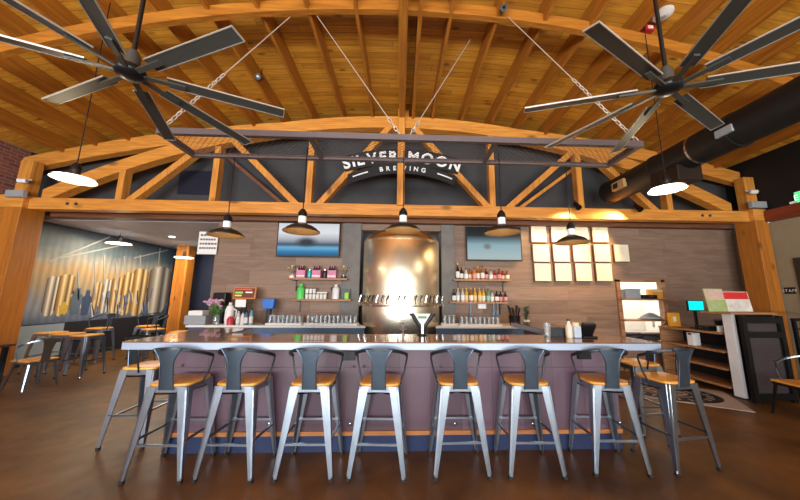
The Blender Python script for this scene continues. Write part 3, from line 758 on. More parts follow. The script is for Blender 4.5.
for lab, p0, p1, k in (('wall television showing a blurred mountain over blue water, left of the tank', (278, 222), (339, 257), 0), ('wall television showing a pale teal picture, right of the tank', (466, 226), (523, 261), 1)):
    a, b = at(*p0, Y=6.36), at(*p1, Y=6.36); cx = (a.x + b.x) / 2; w = (b.x - a.x) / 2; h = a.z - b.z
    t = thing('television', lab, 'television', (cx, 6.40, b.z), 0, 'televisions on the plank wall')
    MB().box(-w, w, -.02, .03, 0, h).build('housing', M_blackm, t, bevel=.006)
    MB().box(-w + .025, w - .025, -.026, -.02, .025, h - .02).build('screen', screen_mat('screen_%d' % k, k), t)
    MB().box(-.2, .2, .03, .10, h * .35, h * .65).build('wall_mount', M_blackm, t)

# ------------------------------------------------------------------ wall shelves and what stands on them
def shelf(label, p0, p1, pb=None):
    a, b = at(*p0, Y=6.3), at(*p1, Y=6.3); z = (a.z + b.z) / 2
    t = thing('wall_shelf', label, 'shelf', ((a.x + b.x) / 2, YW, z), 0, 'wooden wall shelves')
    w = (b.x - a.x) / 2
    MB().box(-w, w, -.22, 0, -.04, 0).build('shelf_board', M_shelfw, t, bevel=.003)
    for s in (-1, 1):
        MB().box(s * (w - .12) - .012, s * (w - .12) + .012, -.20, -.0, -.055, -.04).box(s * (w - .12) - .012, s * (w - .12) + .012, -.012, 0, -.28, -.055).build('shelf_bracket', M_blackm, t)
    return a.x, b.x, z
sh_lu = shelf('upper wooden shelf left of the tank with trophies and pink cartons', (288, 277.5), (347, 278.5))
sh_ll = shelf('lower wooden shelf left of the tank with green and white jugs', (292, 298.5), (351, 299.5))
sh_ru = shelf('upper wooden shelf of bottles right of the tank', (454, 279), (511, 279.5))
sh_rl = shelf('lower wooden shelf of bottles right of the tank', (450, 301.5), (508, 302))
def lerp(s, px, y=6.38): return at(px, 290, Y=y).x
YS = 6.38
def bottle(name, label, x, y, z, h, r, body, lab_c, cap_c, group, neck=.3):
    t = thing(name, label, 'bottle', (x, y, z), 0, group)
    hb = h * (1 - neck)
    MB().lathe([(0, 0), (r, 0), (r, hb * .82), (r * .8, hb * .95), (r * .36, hb * 1.12), (r * .33, h * .95), (0, h * .95)], 14).build('glass_body', body, t, smooth=True)
    if lab_c: MB().lathe([(r * 1.01, hb * .14), (r * 1.03, hb * .15), (r * 1.03, hb * .66), (r * 1.01, hb * .67)], 14, close=False).build('paper_label', lab_c, t, smooth=True)
    MB().lathe([(r * .38, h * .88), (r * .40, h * .885), (r * .40, h), (0, h)], 12, close=False).build('cap', cap_c, t, smooth=True)
    return t
def gm(n, c): return mat(n, c, .12, var=.05, coat=.5)
G_amber = gm('amber_glass', (.28, .09, .015)); G_red = gm('red_glass', (.22, .02, .015)); G_yel = gm('golden_liquor', (.62, .36, .03)); G_cl = gm('pale_glass', (.42, .45, .46)); G_dk = gm('dark_glass', (.015, .015, .02)); G_gr = gm('green_glass', (.10, .25, .15)); G_or = gm('orange_liquor', (.55, .16, .04))
L_w = mat('label_white', (.75, .74, .70), .6); L_c = mat('label_cream', (.72, .55, .32), .6); L_p = mat('label_pink', (.65, .28, .30), .6); L_g = mat('label_green', (.28, .5, .4), .6)
C_k = M_blackm; C_g = mat('cap_gold', (.6, .38, .08), .3, .7)
UP = [('slim tall dark', G_dk, L_w, C_g, .36), ('dark', G_dk, L_w, C_k, .27), ('pale broad', G_cl, L_w, C_k, .25), ('amber', G_amber, L_c, C_k, .24), ('orange', G_or, L_p, C_k, .26), ('amber long necked', G_amber, L_w, C_g, .29), ('dark amber', G_amber, L_w, C_k, .31), ('dark red', G_dk, L_p, C_k, .24), ('clear', G_cl, L_w, C_k, .22), ('deep red', G_red, L_p, C_k, .21), ('red', G_red, L_p, C_k, .24), ('short red', G_red, L_c, C_k, .20), ('amber squat', G_amber, L_w, C_g, .22)]
n = len(UP)
for i, (w, bd, lb, cp, h) in enumerate(UP):
    x = lerp(0, 458 + (508 - 458) * i / (n - 1)); bottle('liquor_bottle', '%s liquor bottle, %s from left on the upper right wall shelf' % (w, ORD[i]), x, YS + (.03 if i % 2 else 0), sh_ru[2], h, .042, bd, lb, cp, 'bottles on the upper right shelf')
LO = [('dark', G_dk, L_w, C_k, .27), ('pale', G_cl, L_w, C_g, .29), ('blue grey', G_cl, L_w, C_g, .29), ('yellow', G_yel, L_c, C_g, .29), ('amber', G_amber, L_w, C_g, .29), ('golden', G_yel, L_c, C_g, .29), ('bright golden', G_yel, L_c, C_g, .29), ('golden brown', G_yel, L_w, C_g, .28), ('pale green broad', G_gr, L_g, C_k, .28), ('slim clear', G_cl, L_w, C_k, .24), ('dark', G_dk, L_w, C_k, .24), ('dark wine', G_dk, L_p, C_k, .23), ('dark pink labelled', G_dk, L_p, C_k, .23)]
n = len(LO)
for i, (w, bd, lb, cp, h) in enumerate(LO):
    x = lerp(0, 454 + (505 - 454) * i / (n - 1)); bottle('liquor_bottle', '%s liquor bottle, %s from left on the lower right wall shelf' % (w, ORD[i]), x, YS + (.03 if i % 2 else 0), sh_rl[2], h, .041, bd, lb, cp, 'bottles on the lower right shelf')
# left shelves: trophies, cartons, cans
for px, w in ((291, 'left'), (343, 'right')):
    x = lerp(0, px); t = thing('trophy_cup', 'pale metal trophy cup at the %s end of the upper left shelf' % w, 'trophy', (x, YS, sh_lu[2]), 0, 'trophies')
    MB().lathe([(0, 0), (.06, 0), (.06, .05), (0, .05)], 16).build('base', M_white if px < 300 else M_dark, t, smooth=True)
    MB().lathe([(.012, .05), (.012, .10), (.05, .15), (.075, .27), (.07, .27), (.04, .15), (0, .12)], 16, close=False).build('cup', mat('trophy_metal', (.72, .62, .45), .25, .8), t, smooth=True)
    for s in (-1, 1): MB().tube([(s*.055, 0, .17), (s*.095, 0, .18), (s*.10, 0, .23), (s*.072, 0, .25)], .007, 6).build('handle', mat('trophy_metal', (.72, .62, .45), .25, .8), t, smooth=True)
M_pink = mat('pink_carton', (.62, .22, .36), .6)
for i, px in enumerate((300.5, 316, 331.5)):
    x = lerp(0, px); t = thing('bottle_carrier', 'pink carton carrier of dark bottles, %s from left on the upper left shelf' % ORD[i], 'carton', (x, YS, sh_lu[2]), 0, 'pink carton carriers')
    MB().box(-.09, .09, -.07, .07, 0, .17).build('carton', M_pink, t)
    MB().prism([(-.09, .17), (.09, .17), (.02, .28), (-.02, .28)], 'y', -.004, .004).build('carton_handle', M_pink, t)
    MB().box(-.085, .085, -.072, -.07, .03, .06).build('carton_band', L_w, t)
    for dx in (-.05, .0, .05): MB().lathe([(.028, .15), (.028, .19), (.012, .23), (.012, .27), (0, .27)], 10, (dx, -.036, 0), close=False).build('bottle_neck', G_dk, t, smooth=True)
for px, w, c, nm in ((308.5, 'teal can standing between pink cartons on the upper left shelf', (.05, .45, .42), 'teal_can'), (324, 'dark can standing between pink cartons on the upper left shelf', (.04, .035, .04), 'dark_can')):
    x = lerp(0, px); t = thing('drink_can', w, 'can', (x, YS, sh_lu[2]))
    MB().lathe([(0, 0), (.042, 0), (.048, .01), (.048, .15), (.038, .17), (0, .17)], 16).build('can_body', mat(nm, c, .35, .3), t, smooth=True)
    MB().lathe([(0, .17), (.02, .17), (.022, .19), (0, .20)], 10).build('lid', M_chrome, t, smooth=True)
def growler(label, px, z, c, nm, h, r):
    x = lerp(0, px); t = thing('beer_growler', label, 'jug', (x, YS, z))
    MB().lathe([(0, 0), (r, 0), (r, h * .68), (r * .75, h * .8), (r * .42, h * .86), (0, h * .86)], 18).build('jug_body', mat(nm, c, .4), t, smooth=True)
    MB().lathe([(0, h * .86), (r * .46, h * .86), (r * .46, h), (0, h)], 14).build('lid', mat(nm, c, .4), t, smooth=True)
    MB().tube([(-r * .8, 0, h * .6), (-r * 1.35, 0, h * .62), (-r * 1.3, 0, h * .8), (-r * .5, 0, h * .83)], .011, 6).build('handle', M_blackm, t, smooth=True)
growler('bright green growler jug on the lower left shelf', 301, sh_ll[2], (.10, .62, .12), 'bright_green', .31, .08)
growler('white growler jug on the lower left shelf', 336, sh_ll[2], (.75, .75, .76), 'jug_white', .31, .075)
for i in range(6):
    x = lerp(0, 307.5 + 3.6 * i)
    t = thing('paper_cup', 'white cup, %s from left in the bottom row on the lower left shelf' % ORD[i], 'cup', (x, YS - .02, sh_ll[2]), 0, 'white cups on the lower left shelf')
    MB().lathe([(0, 0), (.032, 0), (.036, .10), (0, .10)], 12).build('cup_body', L_w, t, smooth=True); MB().lathe([(.0365, .1), (.038, .1), (.038, .115), (0, .115)], 12, close=False).build('lid', M_blackm, t, smooth=True)
for i in range(3):
    x = lerp(0, 307.5 + 3.6 * i)
    t = thing('paper_cup', 'white cup stacked on top, %s from left on the lower left shelf' % ORD[i], 'cup', (x, YS - .02, sh_ll[2] + .115), 0, 'white cups on the lower left shelf')
    MB().lathe([(0, 0), (.032, 0), (.036, .10), (0, .10)], 12).build('cup_body', L_w, t, smooth=True); MB().lathe([(.0365, .1), (.038, .1), (.038, .115), (0, .115)], 12, close=False).build('lid', M_blackm, t, smooth=True)
x0, x1 = lerp(0, 317.5), lerp(0, 327.5)
tag(MB().box(x0, x1, YS - .05, YS + .03, sh_ll[2] + .115, sh_ll[2] + .15).build('flat_box', L_w, bevel=.003), 'flat white box lying on the row of cups on the lower left shelf', 'box')
x = lerp(0, 346.5); t = thing('gift_box', 'black box with a lime green pack at the right end of lower left shelf', 'box', (x, YS, sh_ll[2]))
MB().box(-.10, .08, .0, .09, 0, .22).build('box_body', M_blackm, t); MB().box(-.03, .06, -.06, 0, 0, .14).build('green_pack', mat('lime_pack', (.28, .62, .04), .5), t, bevel=.01)

# ------------------------------------------------------------------ things on the left back counter
ZB = .99
def bx(px, y): return at(px, 320, Y=y).x
def hz(py, y, px=300): return at(px, py, Y=y).z
x = bx(198, 5.98)
t = thing('equipment_case', 'grey equipment case with a white top at the left end of the back counter', 'case', (x, 6.0, ZB)); MB().box(-.20, .2, -.12, .15, 0, .17).build('case_body', M_grey, t, bevel=.01); MB().box(-.15, .12, -.1, .1, .17, .26).build('case_top', M_white, t, bevel=.01)
x = bx(216, 5.92)
t = thing('flower_vase', 'glass vase of pink flowers on the left of the back counter', 'vase', (x, 5.93, ZB))
MB().lathe([(0, 0), (.05, 0), (.06, .1), (.045, .18), (.05, .2), (.04, .2), (.035, .18), (.05, .1), (.04, .01), (0, .01)], 16).build('vase', M_glass, t, smooth=True)
mb = MB(); fl = MB(); rnd = random.Random(3)
for i in range(26):
    a = rnd.uniform(0, 2*PI); rr = rnd.uniform(.03, .22); hh = rnd.uniform(.30, .48); q = Vector((rr*math.cos(a) - .06, rr*.5*math.sin(a), hh))
    mb.tube([(0, 0, .05), q * .55 + Vector((0, 0, .1)), q], .004, 4)
    for j in range(3):
        c = q + Vector((rnd.uniform(-.02, .02), rnd.uniform(-.02, .02), rnd.uniform(-.01, .02)))
        fl.lathe([(0, -.02), (.022, -.008), (.026, .006), (0, .02)], 7, c)
for i in range(30):
    a = rnd.uniform(0, 2*PI); b = Vector((.12*math.cos(a)*rnd.random(), .07*math.sin(a), rnd.uniform(.16, .34))); d = Vector((math.cos(a)*.07, math.sin(a)*.04, .05))
    mb.bar(b, b + d, .03, .003)
mb.build('stems', mat('leaf_green', (.07, .2, .04), .6), t); fl.build('blossoms', mat('blossom_pink', (.68, .38, .55), .6), t)
x = bx(217, 6.2)
t = thing('coffee_grinder', 'tall black machine standing behind the pink flowers', 'machine', (x, 6.28, ZB))
MB().box(-.1, .1, -.09, .09, 0, .34).build('body', M_blackm, t, bevel=.01); MB().box(-.13, .13, -.1, .1, .34, .62).build('hopper', M_blackm, t, bevel=.02)
MB().lathe([(0, -.03), (.03, -.02), (.04, 0), (.03, .02), (0, .03)], 12, (.02, -.1, .40)).build('knob', M_white, t, smooth=True)
x = bx(228, 6.0)
t = thing('white_jug', 'white plastic jug tilted beside the pink flowers', 'jug', (x, 6.03, ZB))
MB().lathe([(0, 0), (.07, 0), (.085, .1), (.08, .28), (.05, .36), (0, .37)], 18).build('jug_body', M_white, t, smooth=True); MB().lathe([(0, .37), (.03, .37), (.03, .42), (0, .42)], 12).build('lid', M_white, t, smooth=True)
MB().tube([(.07, 0, .3), (.13, 0, .27), (.12, 0, .12), (.08, 0, .1)], .012, 6).build('handle', M_white, t, smooth=True)
x = bx(231, 5.9)
t = thing('red_canister', 'small red canister in front of the white jug', 'canister', (x, 5.88, ZB)); MB().lathe([(0, 0), (.06, 0), (.06, .11), (.03, .16), (0, .17)], 16).build('body', mat('red_plastic', (.55, .03, .05), .35), t, smooth=True); MB().lathe([(0, .165), (.018, .165), (.018, .2), (0, .2)], 10).build('spout', M_white, t, smooth=True)
a, b = at(231, 299, Y=6.1), at(255, 287, Y=6.1)
t = thing('order_screen', 'orange framed screen with red and green lettering tilted on the back counter', 'screen', ((a.x + b.x)/2, 6.15, ZB))
w = (b.x - a.x) / 2; zz = a.z - ZB; hh = b.z - a.z
R = Matrix.Translation((0, 0, zz)) @ Matrix.Rotation(math.radians(-10), 4, 'X')
MB().box(-w, w, -.015, .015, 0, hh, R).build('frame', mat('screen_frame_orange', (.55, .20, .06), .4), t, bevel=.004)
MB().box(-w + .025, w - .025, -.02, -.015, .025, hh - .025, R).build('display', mat('screen_dark', (.03, .01, .01), .3, emit=(.10, .022, .012), es=1.0), t)
for (u0, u1, v0, v1, nm, cc) in ((-.8, .6, .74, .84, 'scr_red', (.5, .04, .03)), (-.8, -.15, .45, .6, 'scr_green', (.12, .38, .06)), (-.8, -.2, .22, .34, 'scr_gold', (.5, .35, .08)), (.1, .7, .5, .6, 'scr_white', (.5, .5, .5))):
    MB().box(u0 * w, u1 * w, -.023, -.02, v0 * hh, v1 * hh, R).build('screen_line', mat(nm, cc, .4, emit=cc, es=.8), t)
MB().box(-.05, .05, .015, .06, 0, zz + hh * .5).build('stand', M_blackm, t); MB().box(-.14, .14, -.06, .1, 0, .02).build('base', M_blackm, t)
MB().box(-w * .62, w * .3, -.035, -.03, zz - .16, zz - .01).build('paper_card', M_white, t)
for i, (px, c, nm, h, w_) in enumerate(((238, (.5, .48, .46), 'bt_grey', .30, 'slim grey'), (242.5, (.7, .68, .65), 'bt_wht', .26, 'slim white'), (246, (.10, .12, .18), 'bt_navy', .28, 'dark blue'), (251, (.10, .36, .46), 'bt_teal', .32, 'dark capped teal'))):
    bottle('syrup_bottle', '%s syrup bottle, %s from left below the orange framed screen' % (w_, ORD[i]), bx(px, 5.92), 5.92, ZB, h, .036, mat(nm, c, .3), L_w, C_k, 'bottles below the framed screen', neck=.25)
x = bx(266, 6.1); z = hz(309, 6.1) - ZB
t = thing('blue_crate', 'bright blue plastic bin on a stand beside the framed screen', 'bin', (x, 6.2, ZB))
MB().prism([(-.10, z), (.10, z), (.125, z + .20), (-.125, z + .20)], 'y', -.08, .08).build('bin_body', mat('blue_plastic', (.015, .14, .55), .4), t, bevel=.01)
MB().box(-.04, .04, -.04, .04, 0, z).build('stand', M_blackm, t); MB().box(-.1, .1, -.08, .08, 0, .02).build('base', M_blackm, t)
# trays of upturned glasses
def glassrow(label, group, px0, px1, y, cols, rows, h=.15, tray=None):
    x0, x1 = bx(px0, y), bx(px1, y)
    g0 = None
    for j in range(rows):
        for i in range(cols):
            x = x0 + (x1 - x0) * (i + .5) / cols; yy = y + .1 * j
            if g0 is None:
                g0 = MB().lathe([(.040, 0), (.030, h), (0, h), (0, h - .012), (.026, h - .012), (.037, 0)], 12, close=False).build('pint_glass', M_glass, smooth=True)
                tag(g0, label, 'glass', group); g0.location = (x, yy, ZB + .035)
            else:
                c = g0.copy(); COL.objects.link(c); c.location = (x, yy, ZB + .035)
    t = thing('glass_tray', tray, 'tray', ((x0 + x1) / 2, y + .05 * (rows - 1), ZB)); w = (x1 - x0) / 2 + .02
    MB().box(-w, w, -.07 - .05 * (rows - 1), .07 + .05 * (rows - 1), 0, .012).build('tray_base', M_white, t)
    mb = MB()
    for s in (-1, 1):
        yy = s * (.07 + .05 * (rows - 1)); mb.box(-w, w, min(yy, yy - s*.008), max(yy, yy - s*.008), .012, .034)
    mb.build('tray_rim', M_white, t)
glassrow('clear pint glass upturned in the dark rimmed tray of glasses next to the blue bin', 'glasses on the near left tray', 268, 302, 5.98, 8, 2, tray='white tray of glasses next to the blue bin')
glassrow('clear pint glass upturned in the long tray between the blue bin and the tank', 'glasses on the long left tray', 306, 357, 5.98, 12, 2, tray='long white tray of glasses next to the tank')
glassrow('clear pint glass upturned in the small tray just right of the tank', 'glasses right of the tank', 443, 456, 6.0, 3, 2, .17, tray='small tray of glasses just right of the tank')
glassrow('clear pint glass upturned in the broad tray under the lower bottle shelf', 'glasses under the bottle shelf', 460, 500, 5.95, 9, 2, .14, tray='broad white tray of glasses under the bottle shelf')
x = bx(484, 6.3); z = hz(306, 6.42, 484)
tag(MB().box(x - .09, x + .09, 6.40, YW, z - .06, z + .05).build('paper_dispenser', M_white, bevel=.01), 'white dispenser on the wall under the lower bottle shelf', 'dispenser')
for i, px in enumerate((471, 494, 498)):
    q = at(px, 309, Y=6.44); t = thing('bar_tool', '%s dark bar tool hanging under the lower bottle shelf' % ('left', 'middle', 'right')[i], 'tool', (q.x, 6.47, q.z), 0, 'hanging bar tools')
    MB().box(-.012, .012, -.01, .01, -.06, .12).build('tool_handle', M_steeld, t); MB().box(-.035, .035, -.012, .012, -.16, -.06).build('tool_head', M_steeld, t, bevel=.006)
# coffee plants and dark jars right
x = bx(514, 6.15)
t = thing('utensil_crock', 'dark crock of bar utensils at the right end of the back counter', 'crock', (x, 6.12, ZB))
MB().lathe([(0, 0), (.10, 0), (.12, .2), (.1, .2), (.09, .02), (0, .02)], 18).build('crock', M_blackm, t, smooth=True)
mb = MB()
for i in range(9):
    a = 2 * PI * i / 9; mb.tube([(.04*math.cos(a), .04*math.sin(a), .03), (.12*math.cos(a), .08*math.sin(a), .36 + .05*math.sin(3*a))], [.006, .022], 6)
mb.build('utensils', M_dark, t)
x = bx(524, 5.95)
t = thing('potted_plant', 'small dark leafed plant in a pot at the right end of the back counter', 'plant', (x + .05, 5.95, ZB))
MB().lathe([(0, 0), (.05, 0), (.065, .12), (.055, .12), (.045, .02), (0, .02)], 14).build('pot', M_white, t, smooth=True)
mb = MB(); rnd = random.Random(5)
for i in range(40):
    a = rnd.uniform(0, 2*PI); e = rnd.uniform(.2, 1.3); b = Vector((0, 0, .12 + rnd.uniform(0, .22))); d = Vector((math.cos(a)*math.cos(e), math.sin(a)*math.cos(e), math.sin(e)))
    mb.bar(b, b + d * .1, .035, .003)
mb.tube([(0, 0, .02), (0, 0, .34)], .006, 5)
mb.build('foliage', mat('plant_dark', (.05, .07, .03), .6), t)

# ------------------------------------------------------------------ things on the bar counter
q = at(421, 333, Z=ZT); z1 = at(421, 310, Y=q.y).z - ZT
t = thing('tap_tower', 'black Y-shaped stand with a small pale sign on the bar counter', 'stand', (q.x, 3.42, ZT))
k = 3.42 / q.y; hgt = at(421, 312, Y=3.42).z - ZT
for s in (-1, 1):
    MB().tube([(s*.012, 0, .0), (s*.02, 0, hgt*.35), (s*.125, 0, hgt*.92)], [.020, .024, .024], 10).build('arm', M_blackm, t, smooth=True)
    MB().tube([(s*.125, 0, hgt*.92), (s*.15, 0, hgt*.86)], [.02, .014], 10).build('arm_tip', M_blackm, t, smooth=True)
MB().prism([(-.095, hgt*.93), (.095, hgt*.93), (.02, hgt*.46), (-.02, hgt*.46)], 'y', -.012, -.004).build('sign_plate', mat('sign_pale', (.62, .68, .62), .5), t)
MB().box(-.05, .05, -.016, -.012, hgt*.72, hgt*.82).build('sign_print', mat('sign_print_green', (.10, .2, .10), .5), t)
MB().lathe([(0, 0), (.06, 0), (.055, .015), (0, .02)], 20).build('base', M_blackm, t, smooth=True)
MB().box(-.012, .012, -.02, -.01, .02, hgt*.45).build('stem', M_chrome, t)
def napkin(label, px, y, kind):
    pass
q = at(583, 336, Z=ZT)
t = thing('card_reader', 'dark rounded payment terminal on the right of the bar counter', 'terminal', (at(587, 330, Y=3.25).x, 3.25, ZT + .001))
R = Matrix.Rotation(math.radians(-55), 4, 'X'); R = Matrix.Translation((0, 0, .085)) @ R
MB().box(-.075, .075, -.09, .09, -.03, .03, R).build('housing', M_blackm, t, bevel=.018); MB().box(-.055, .055, -.0, .075, .03, .034, R).build('screen', mat('blue_black_screen', (.03, .06, .09), .15), t)
MB().box(-.08, .08, -.06, .06, 0, .02).build('base', M_blackm, t, bevel=.006)
x = at(577, 330, Y=3.22).x
t = thing('sauce_jar', 'square glass jar of pale contents beside the payment terminal', 'jar', (x, 3.24, ZT)); MB().box(-.04, .04, -.04, .04, 0, .13).build('jar_body', mat('jar_blue_white', (.42, .48, .55), .2), t, bevel=.01); MB().lathe([(0, .13), (.035, .13), (.035, .165), (0, .165)], 14).build('lid', L_c, t, smooth=True)
x = at(570, 330, Y=3.24).x
t = thing('sauce_jar', 'cream bottle standing left of the square glass jar', 'jar', (x, 3.26, ZT)); MB().lathe([(0, 0), (.035, 0), (.035, .12), (.015, .16), (.015, .18), (0, .18)], 14).build('jar_body', mat('cream_plastic', (.7, .58, .45), .35), t, smooth=True); MB().lathe([(0, .18), (.018, .18), (.018, .2), (0, .2)], 10).build('cap', M_blackm, t, smooth=True)
x = at(563, 330, Y=3.3).x
t = thing('napkin_holder', 'low black napkin holder left of the cream bottle on the bar', 'holder', (x - .05, 3.33, ZT)); MB().box(-.10, .08, -.04, .04, 0, .02).build('base', M_blackm, t); MB().box(-.09, .07, -.035, -.028, .02, .10).box(-.09, .07, .028, .035, .02, .10).build('plates', M_blackm, t); MB().box(-.08, .06, -.025, .025, .02, .085).build('napkins', L_c, t)
x = at(555, 330, Y=3.3).x
t = thing('pint_glass', 'clear tall glass left of the napkin holder on the bar', 'glass', (x - .08, 3.32, ZT)); MB().lathe([(.034, 0), (.042, .15), (.038, .15), (.03, .012), (0, .012), (0, 0)], 16, close=False).build('glass_body', M_glass, t, smooth=True); MB().lathe([(0, .013), (.029, .013), (.031, .03), (0, .03)], 14).build('water', M_glass, t, smooth=True)
q = at(403, 332, Y=3.45)
t = thing('water_tap', 'small chrome tap on the bar counter in front of the tank', 'tap', (q.x, 3.44, ZT)); MB().tube([(0, 0, 0), (0, 0, .10), (0, -.03, .13), (0, -.08, .12), (0, -.085, .09)], .01, 8).build('spout', M_chrome, t, smooth=True); MB().box(-.04, .04, -.008, .008, .06, .075).build('handle', M_blackm, t); MB().lathe([(0, 0), (.025, 0), (.02, .012), (0, .014)], 12).build('base', M_chrome, t, smooth=True)

# ------------------------------------------------------------------ paper menus on the right wall
rows = [((531, 547), (551, 568), (572, 589), (592, 609)), ((533, 550), (553, 570), (573, 591), (594, 611), (614, 630)), ((534.5, 551.5), (555, 572), (575.5, 592.5), (596, 613))]
ys = [(224, 242), (244.5, 261.5), (263.5, 281)]
for r, (row, (yt, yb)) in enumerate(zip(rows, ys)):
    for c, (xa, xb) in enumerate(row):
        a, b = at(xa, yt, Y=6.44), at(xb, yb, Y=6.44); cx = (a.x + b.x)/2
        w = (b.x - a.x) / 2; h = a.z - b.z
        t = thing('paper_menu', 'white paper menu on the plank wall, %s row, %s from left' % (('top', 'middle', 'bottom')[r], ORD[c]), 'menu', (cx, YW + .004, b.z), 0, 'paper menus on the wall')
        MB().box(-w - .02, w, -.05, 0, -.02, h).build('backing', M_ledger, t)  # dark overhang at left and bottom stands for the sheet's cast shadow
        MB().box(-w, w, -.062, -.05, 0, h).build('sheet', M_paper, t)
        mb = MB()
        for i in range(4): mb.box(-w * .55, w * (.2 + .3 * ((i * 7 + c) % 3) / 2), -.0635, -.062, h * (.78 - .11 * i), h * (.80 - .11 * i))
        mb.build('print_lines', M_print, t)

# ------------------------------------------------------------------ serving hatch
mb = MB().box(HX0 - .03, HX0 + .06, YW - .05, YW, .0, HZ1 + .05).box(HX1 - .06, HX1 + .03, YW - .05, YW, 0, HZ1 + .05).box(HX0 - .03, HX1 + .03, YW - .05, YW, HZ1, HZ1 + .06)
struct(mb.build('window_3', M_shelfw))
def hshelf(label, z):
    return tag(MB().box(HX0 - .02, HX1 + .12, 6.30, YW + .15, z - .035, z).build('hatch_shelf', M_shelfw, bevel=.003), label, 'shelf')
zA, zB_ = 1.55, 1.10
hshelf('upper wooden shelf across the kitchen hatch', zA); hshelf('lower wooden shelf across the kitchen hatch', zB_)
def simple(name, label, cat, x, y, z, parts):
    t = thing(name, label, cat, (x, y, z))
    for nm, m, b in parts: MB().box(*b).build(nm, m, t, bevel=.006)
    return t
simple('steel_pan', 'grey steel pan on the upper hatch shelf', 'pan', 5.22, 6.48, zA, [('pan_body', M_grey, (-.17, .17, -.1, .1, 0, .20)), ('rim', M_chrome, (-.18, .18, -.11, .11, .20, .215))])
simple('black_tray', 'low black tray on the upper hatch shelf', 'tray', 5.55, 6.40, zA, [('tray_body', M_blackm, (-.15, .15, -.1, .1, 0, .09)), ('handle', M_steeld, (-.05, .05, -.12, -.1, .04, .06))])
simple('orange_box', 'orange carton at the right of the upper hatch shelf', 'box', 5.82, 6.5, zA, [('carton', mat('orange_card', (.70, .32, .05), .6), (-.12, .1, -.1, .1, 0, .22)), ('flap', L_c, (-.12, .1, -.104, -.1, .16, .2))])
t = thing('plate_stack', 'heap of grey dishes on the lower hatch shelf', 'dishes', (5.62, 6.46, zB_)); MB().lathe([(0, 0), (.2, 0), (.19, .05), (.12, .10), (.05, .14), (0, .15)], 20).build('dishes', M_grey, t, smooth=True); MB().lathe([(0, .0), (.22, .0), (.235, .015), (0, .015)], 20).build('plate', M_chrome, t, smooth=True)
simple('ticket_tag', 'small white ticket hanging below the lower hatch shelf', 'ticket', 5.55, 6.32, zB_ - .16, [('paper', M_white, (-.03, .03, -.003, .003, 0, .125))])
t = thing('kitchen_counter', 'steel kitchen counter seen through the hatch', 'counter', (5.5, 7.3, 0)); MB().box(-.9, .9, -.35, .35, .72, .76).build('counter_top', M_chrome, t); MB().box(-.85, .85, -.3, .3, 0, .72).build('cabinet_body', M_navy, t)

# ------------------------------------------------------------------ service station on the right
SX, SY0, SY1 = 5.42, 4.66, 6.05
t = thing('service_station', 'tall open shelf unit with white end panel and wooden shelves at right', 'shelving', (SX, SY0, 0))
MB().box(0, .06, 0, .14, .02, 1.31).build('end_panel', M_pass, t)
MB().box(.06, .72, 0, .03, .02, 1.31).build('rear_panel', M_blackm, t)
MB().box(-.05, .75, -.04, .45, 1.31, 1.345).build('menu_ledge', M_shelfw, t, bevel=.003)
MB().box(-.02, .5, .205, SY1 - SY0, .965, 1.0).build('service_top', M_shelfw, t, bevel=.003)
for z in (.70, .42, .14): MB().box(0, .48, .205, SY1 - SY0 - .03, z - .035, z).build('shelf_board', M_shelfw, t)
MB().box(0, .48, SY1 - SY0 - .03, SY1 - SY0, .02, .965).build('end_board', M_shelfw, t)
MB().box(.48, .50, .205, SY1 - SY0, .02, .965).build('back_board', M_black, t)
MB().box(0, .06, .06, .18, .0, .02).box(.6, .7, .0, .03, 0, .02).box(.05, .4, SY1 - SY0 - .03, SY1 - SY0, 0, .02).build('glides', M_rubber, t)
ZS = 1.0
def sx(px, x=5.6): return at(px, 320, X=x).y
simple('orange_box', 'upright orange box with a white patch on the service station', 'box', 5.62, 5.90, ZS, [('carton', mat('orange_card2', (.78, .36, .02), .6), (-.09, .09, -.05, .05, 0, .27)), ('patch', L_w, (-.06, .01, -.053, -.05, .10, .20))])
t = thing('point_of_sale_monitor', 'small monitor with a bright turquoise screen on the service station', 'monitor', (5.68, 5.48, ZS), math.radians(0))
MB().box(-.16, .16, -.02, .02, .33, .53).build('housing', M_blackm, t, bevel=.006); MB().box(-.145, .145, -.025, -.02, .345, .515).build('screen', mat('turquoise_screen', (.0, .3, .3), .3, emit=(.0, .62, .60), es=1.1), t)
MB().box(-.02, .02, -.0, .03, .02, .36).build('stand', M_blackm, t); MB().box(-.08, .08, -.05, .08, 0, .02).build('base', M_blackm, t)
simple('cash_box', 'long low black cash box on the service station', 'drawer', 5.60, 5.22, ZS, [('box_body', M_blackm, (-.17, .17, -.15, .08, 0, .08)), ('handle', M_steeld, (-.178, -.17, -.06, .0, .035, .05))])
t = thing('wire_basket', 'dark round wire basket on the service station behind the cash box', 'basket', (5.90, 5.22, ZS + .0))
MB().lathe([(0, 0), (.08, 0), (.13, .17), (.12, .17), (.07, .01), (0, .01)], 16).build('basket_body', M_dark, t, smooth=True); MB().lathe([(.125, .165), (.135, .165), (.135, .18), (.125, .18)], 16, close=False).build('rim', M_steeld, t, smooth=True)
simple('table_card', 'small white card standing at the near end of the service top', 'card', 5.52, 4.95, ZS, [('card', M_white, (-.05, .05, -.01, .01, 0, .10)), ('card_base', L_w, (-.055, .055, -.025, .025, 0, .012))])
simple('paper_stack', 'white papers standing on the upper inner shelf of the service station', 'papers', 5.50, 5.45, .70, [('papers', M_white, (-.04, .10, -.06, .06, 0, .23)), ('clip', M_blackm, (-.045, -.04, -.03, .03, .19, .22))])
t = thing('dark_dish', 'dark oval dish on the upper inner shelf beside the papers', 'dish', (5.62, 5.15, .70)); MB().lathe([(0, 0), (.08, 0), (.14, .04), (.13, .045), (0, .015)], 18).build('dish', M_steeld, t, smooth=True)
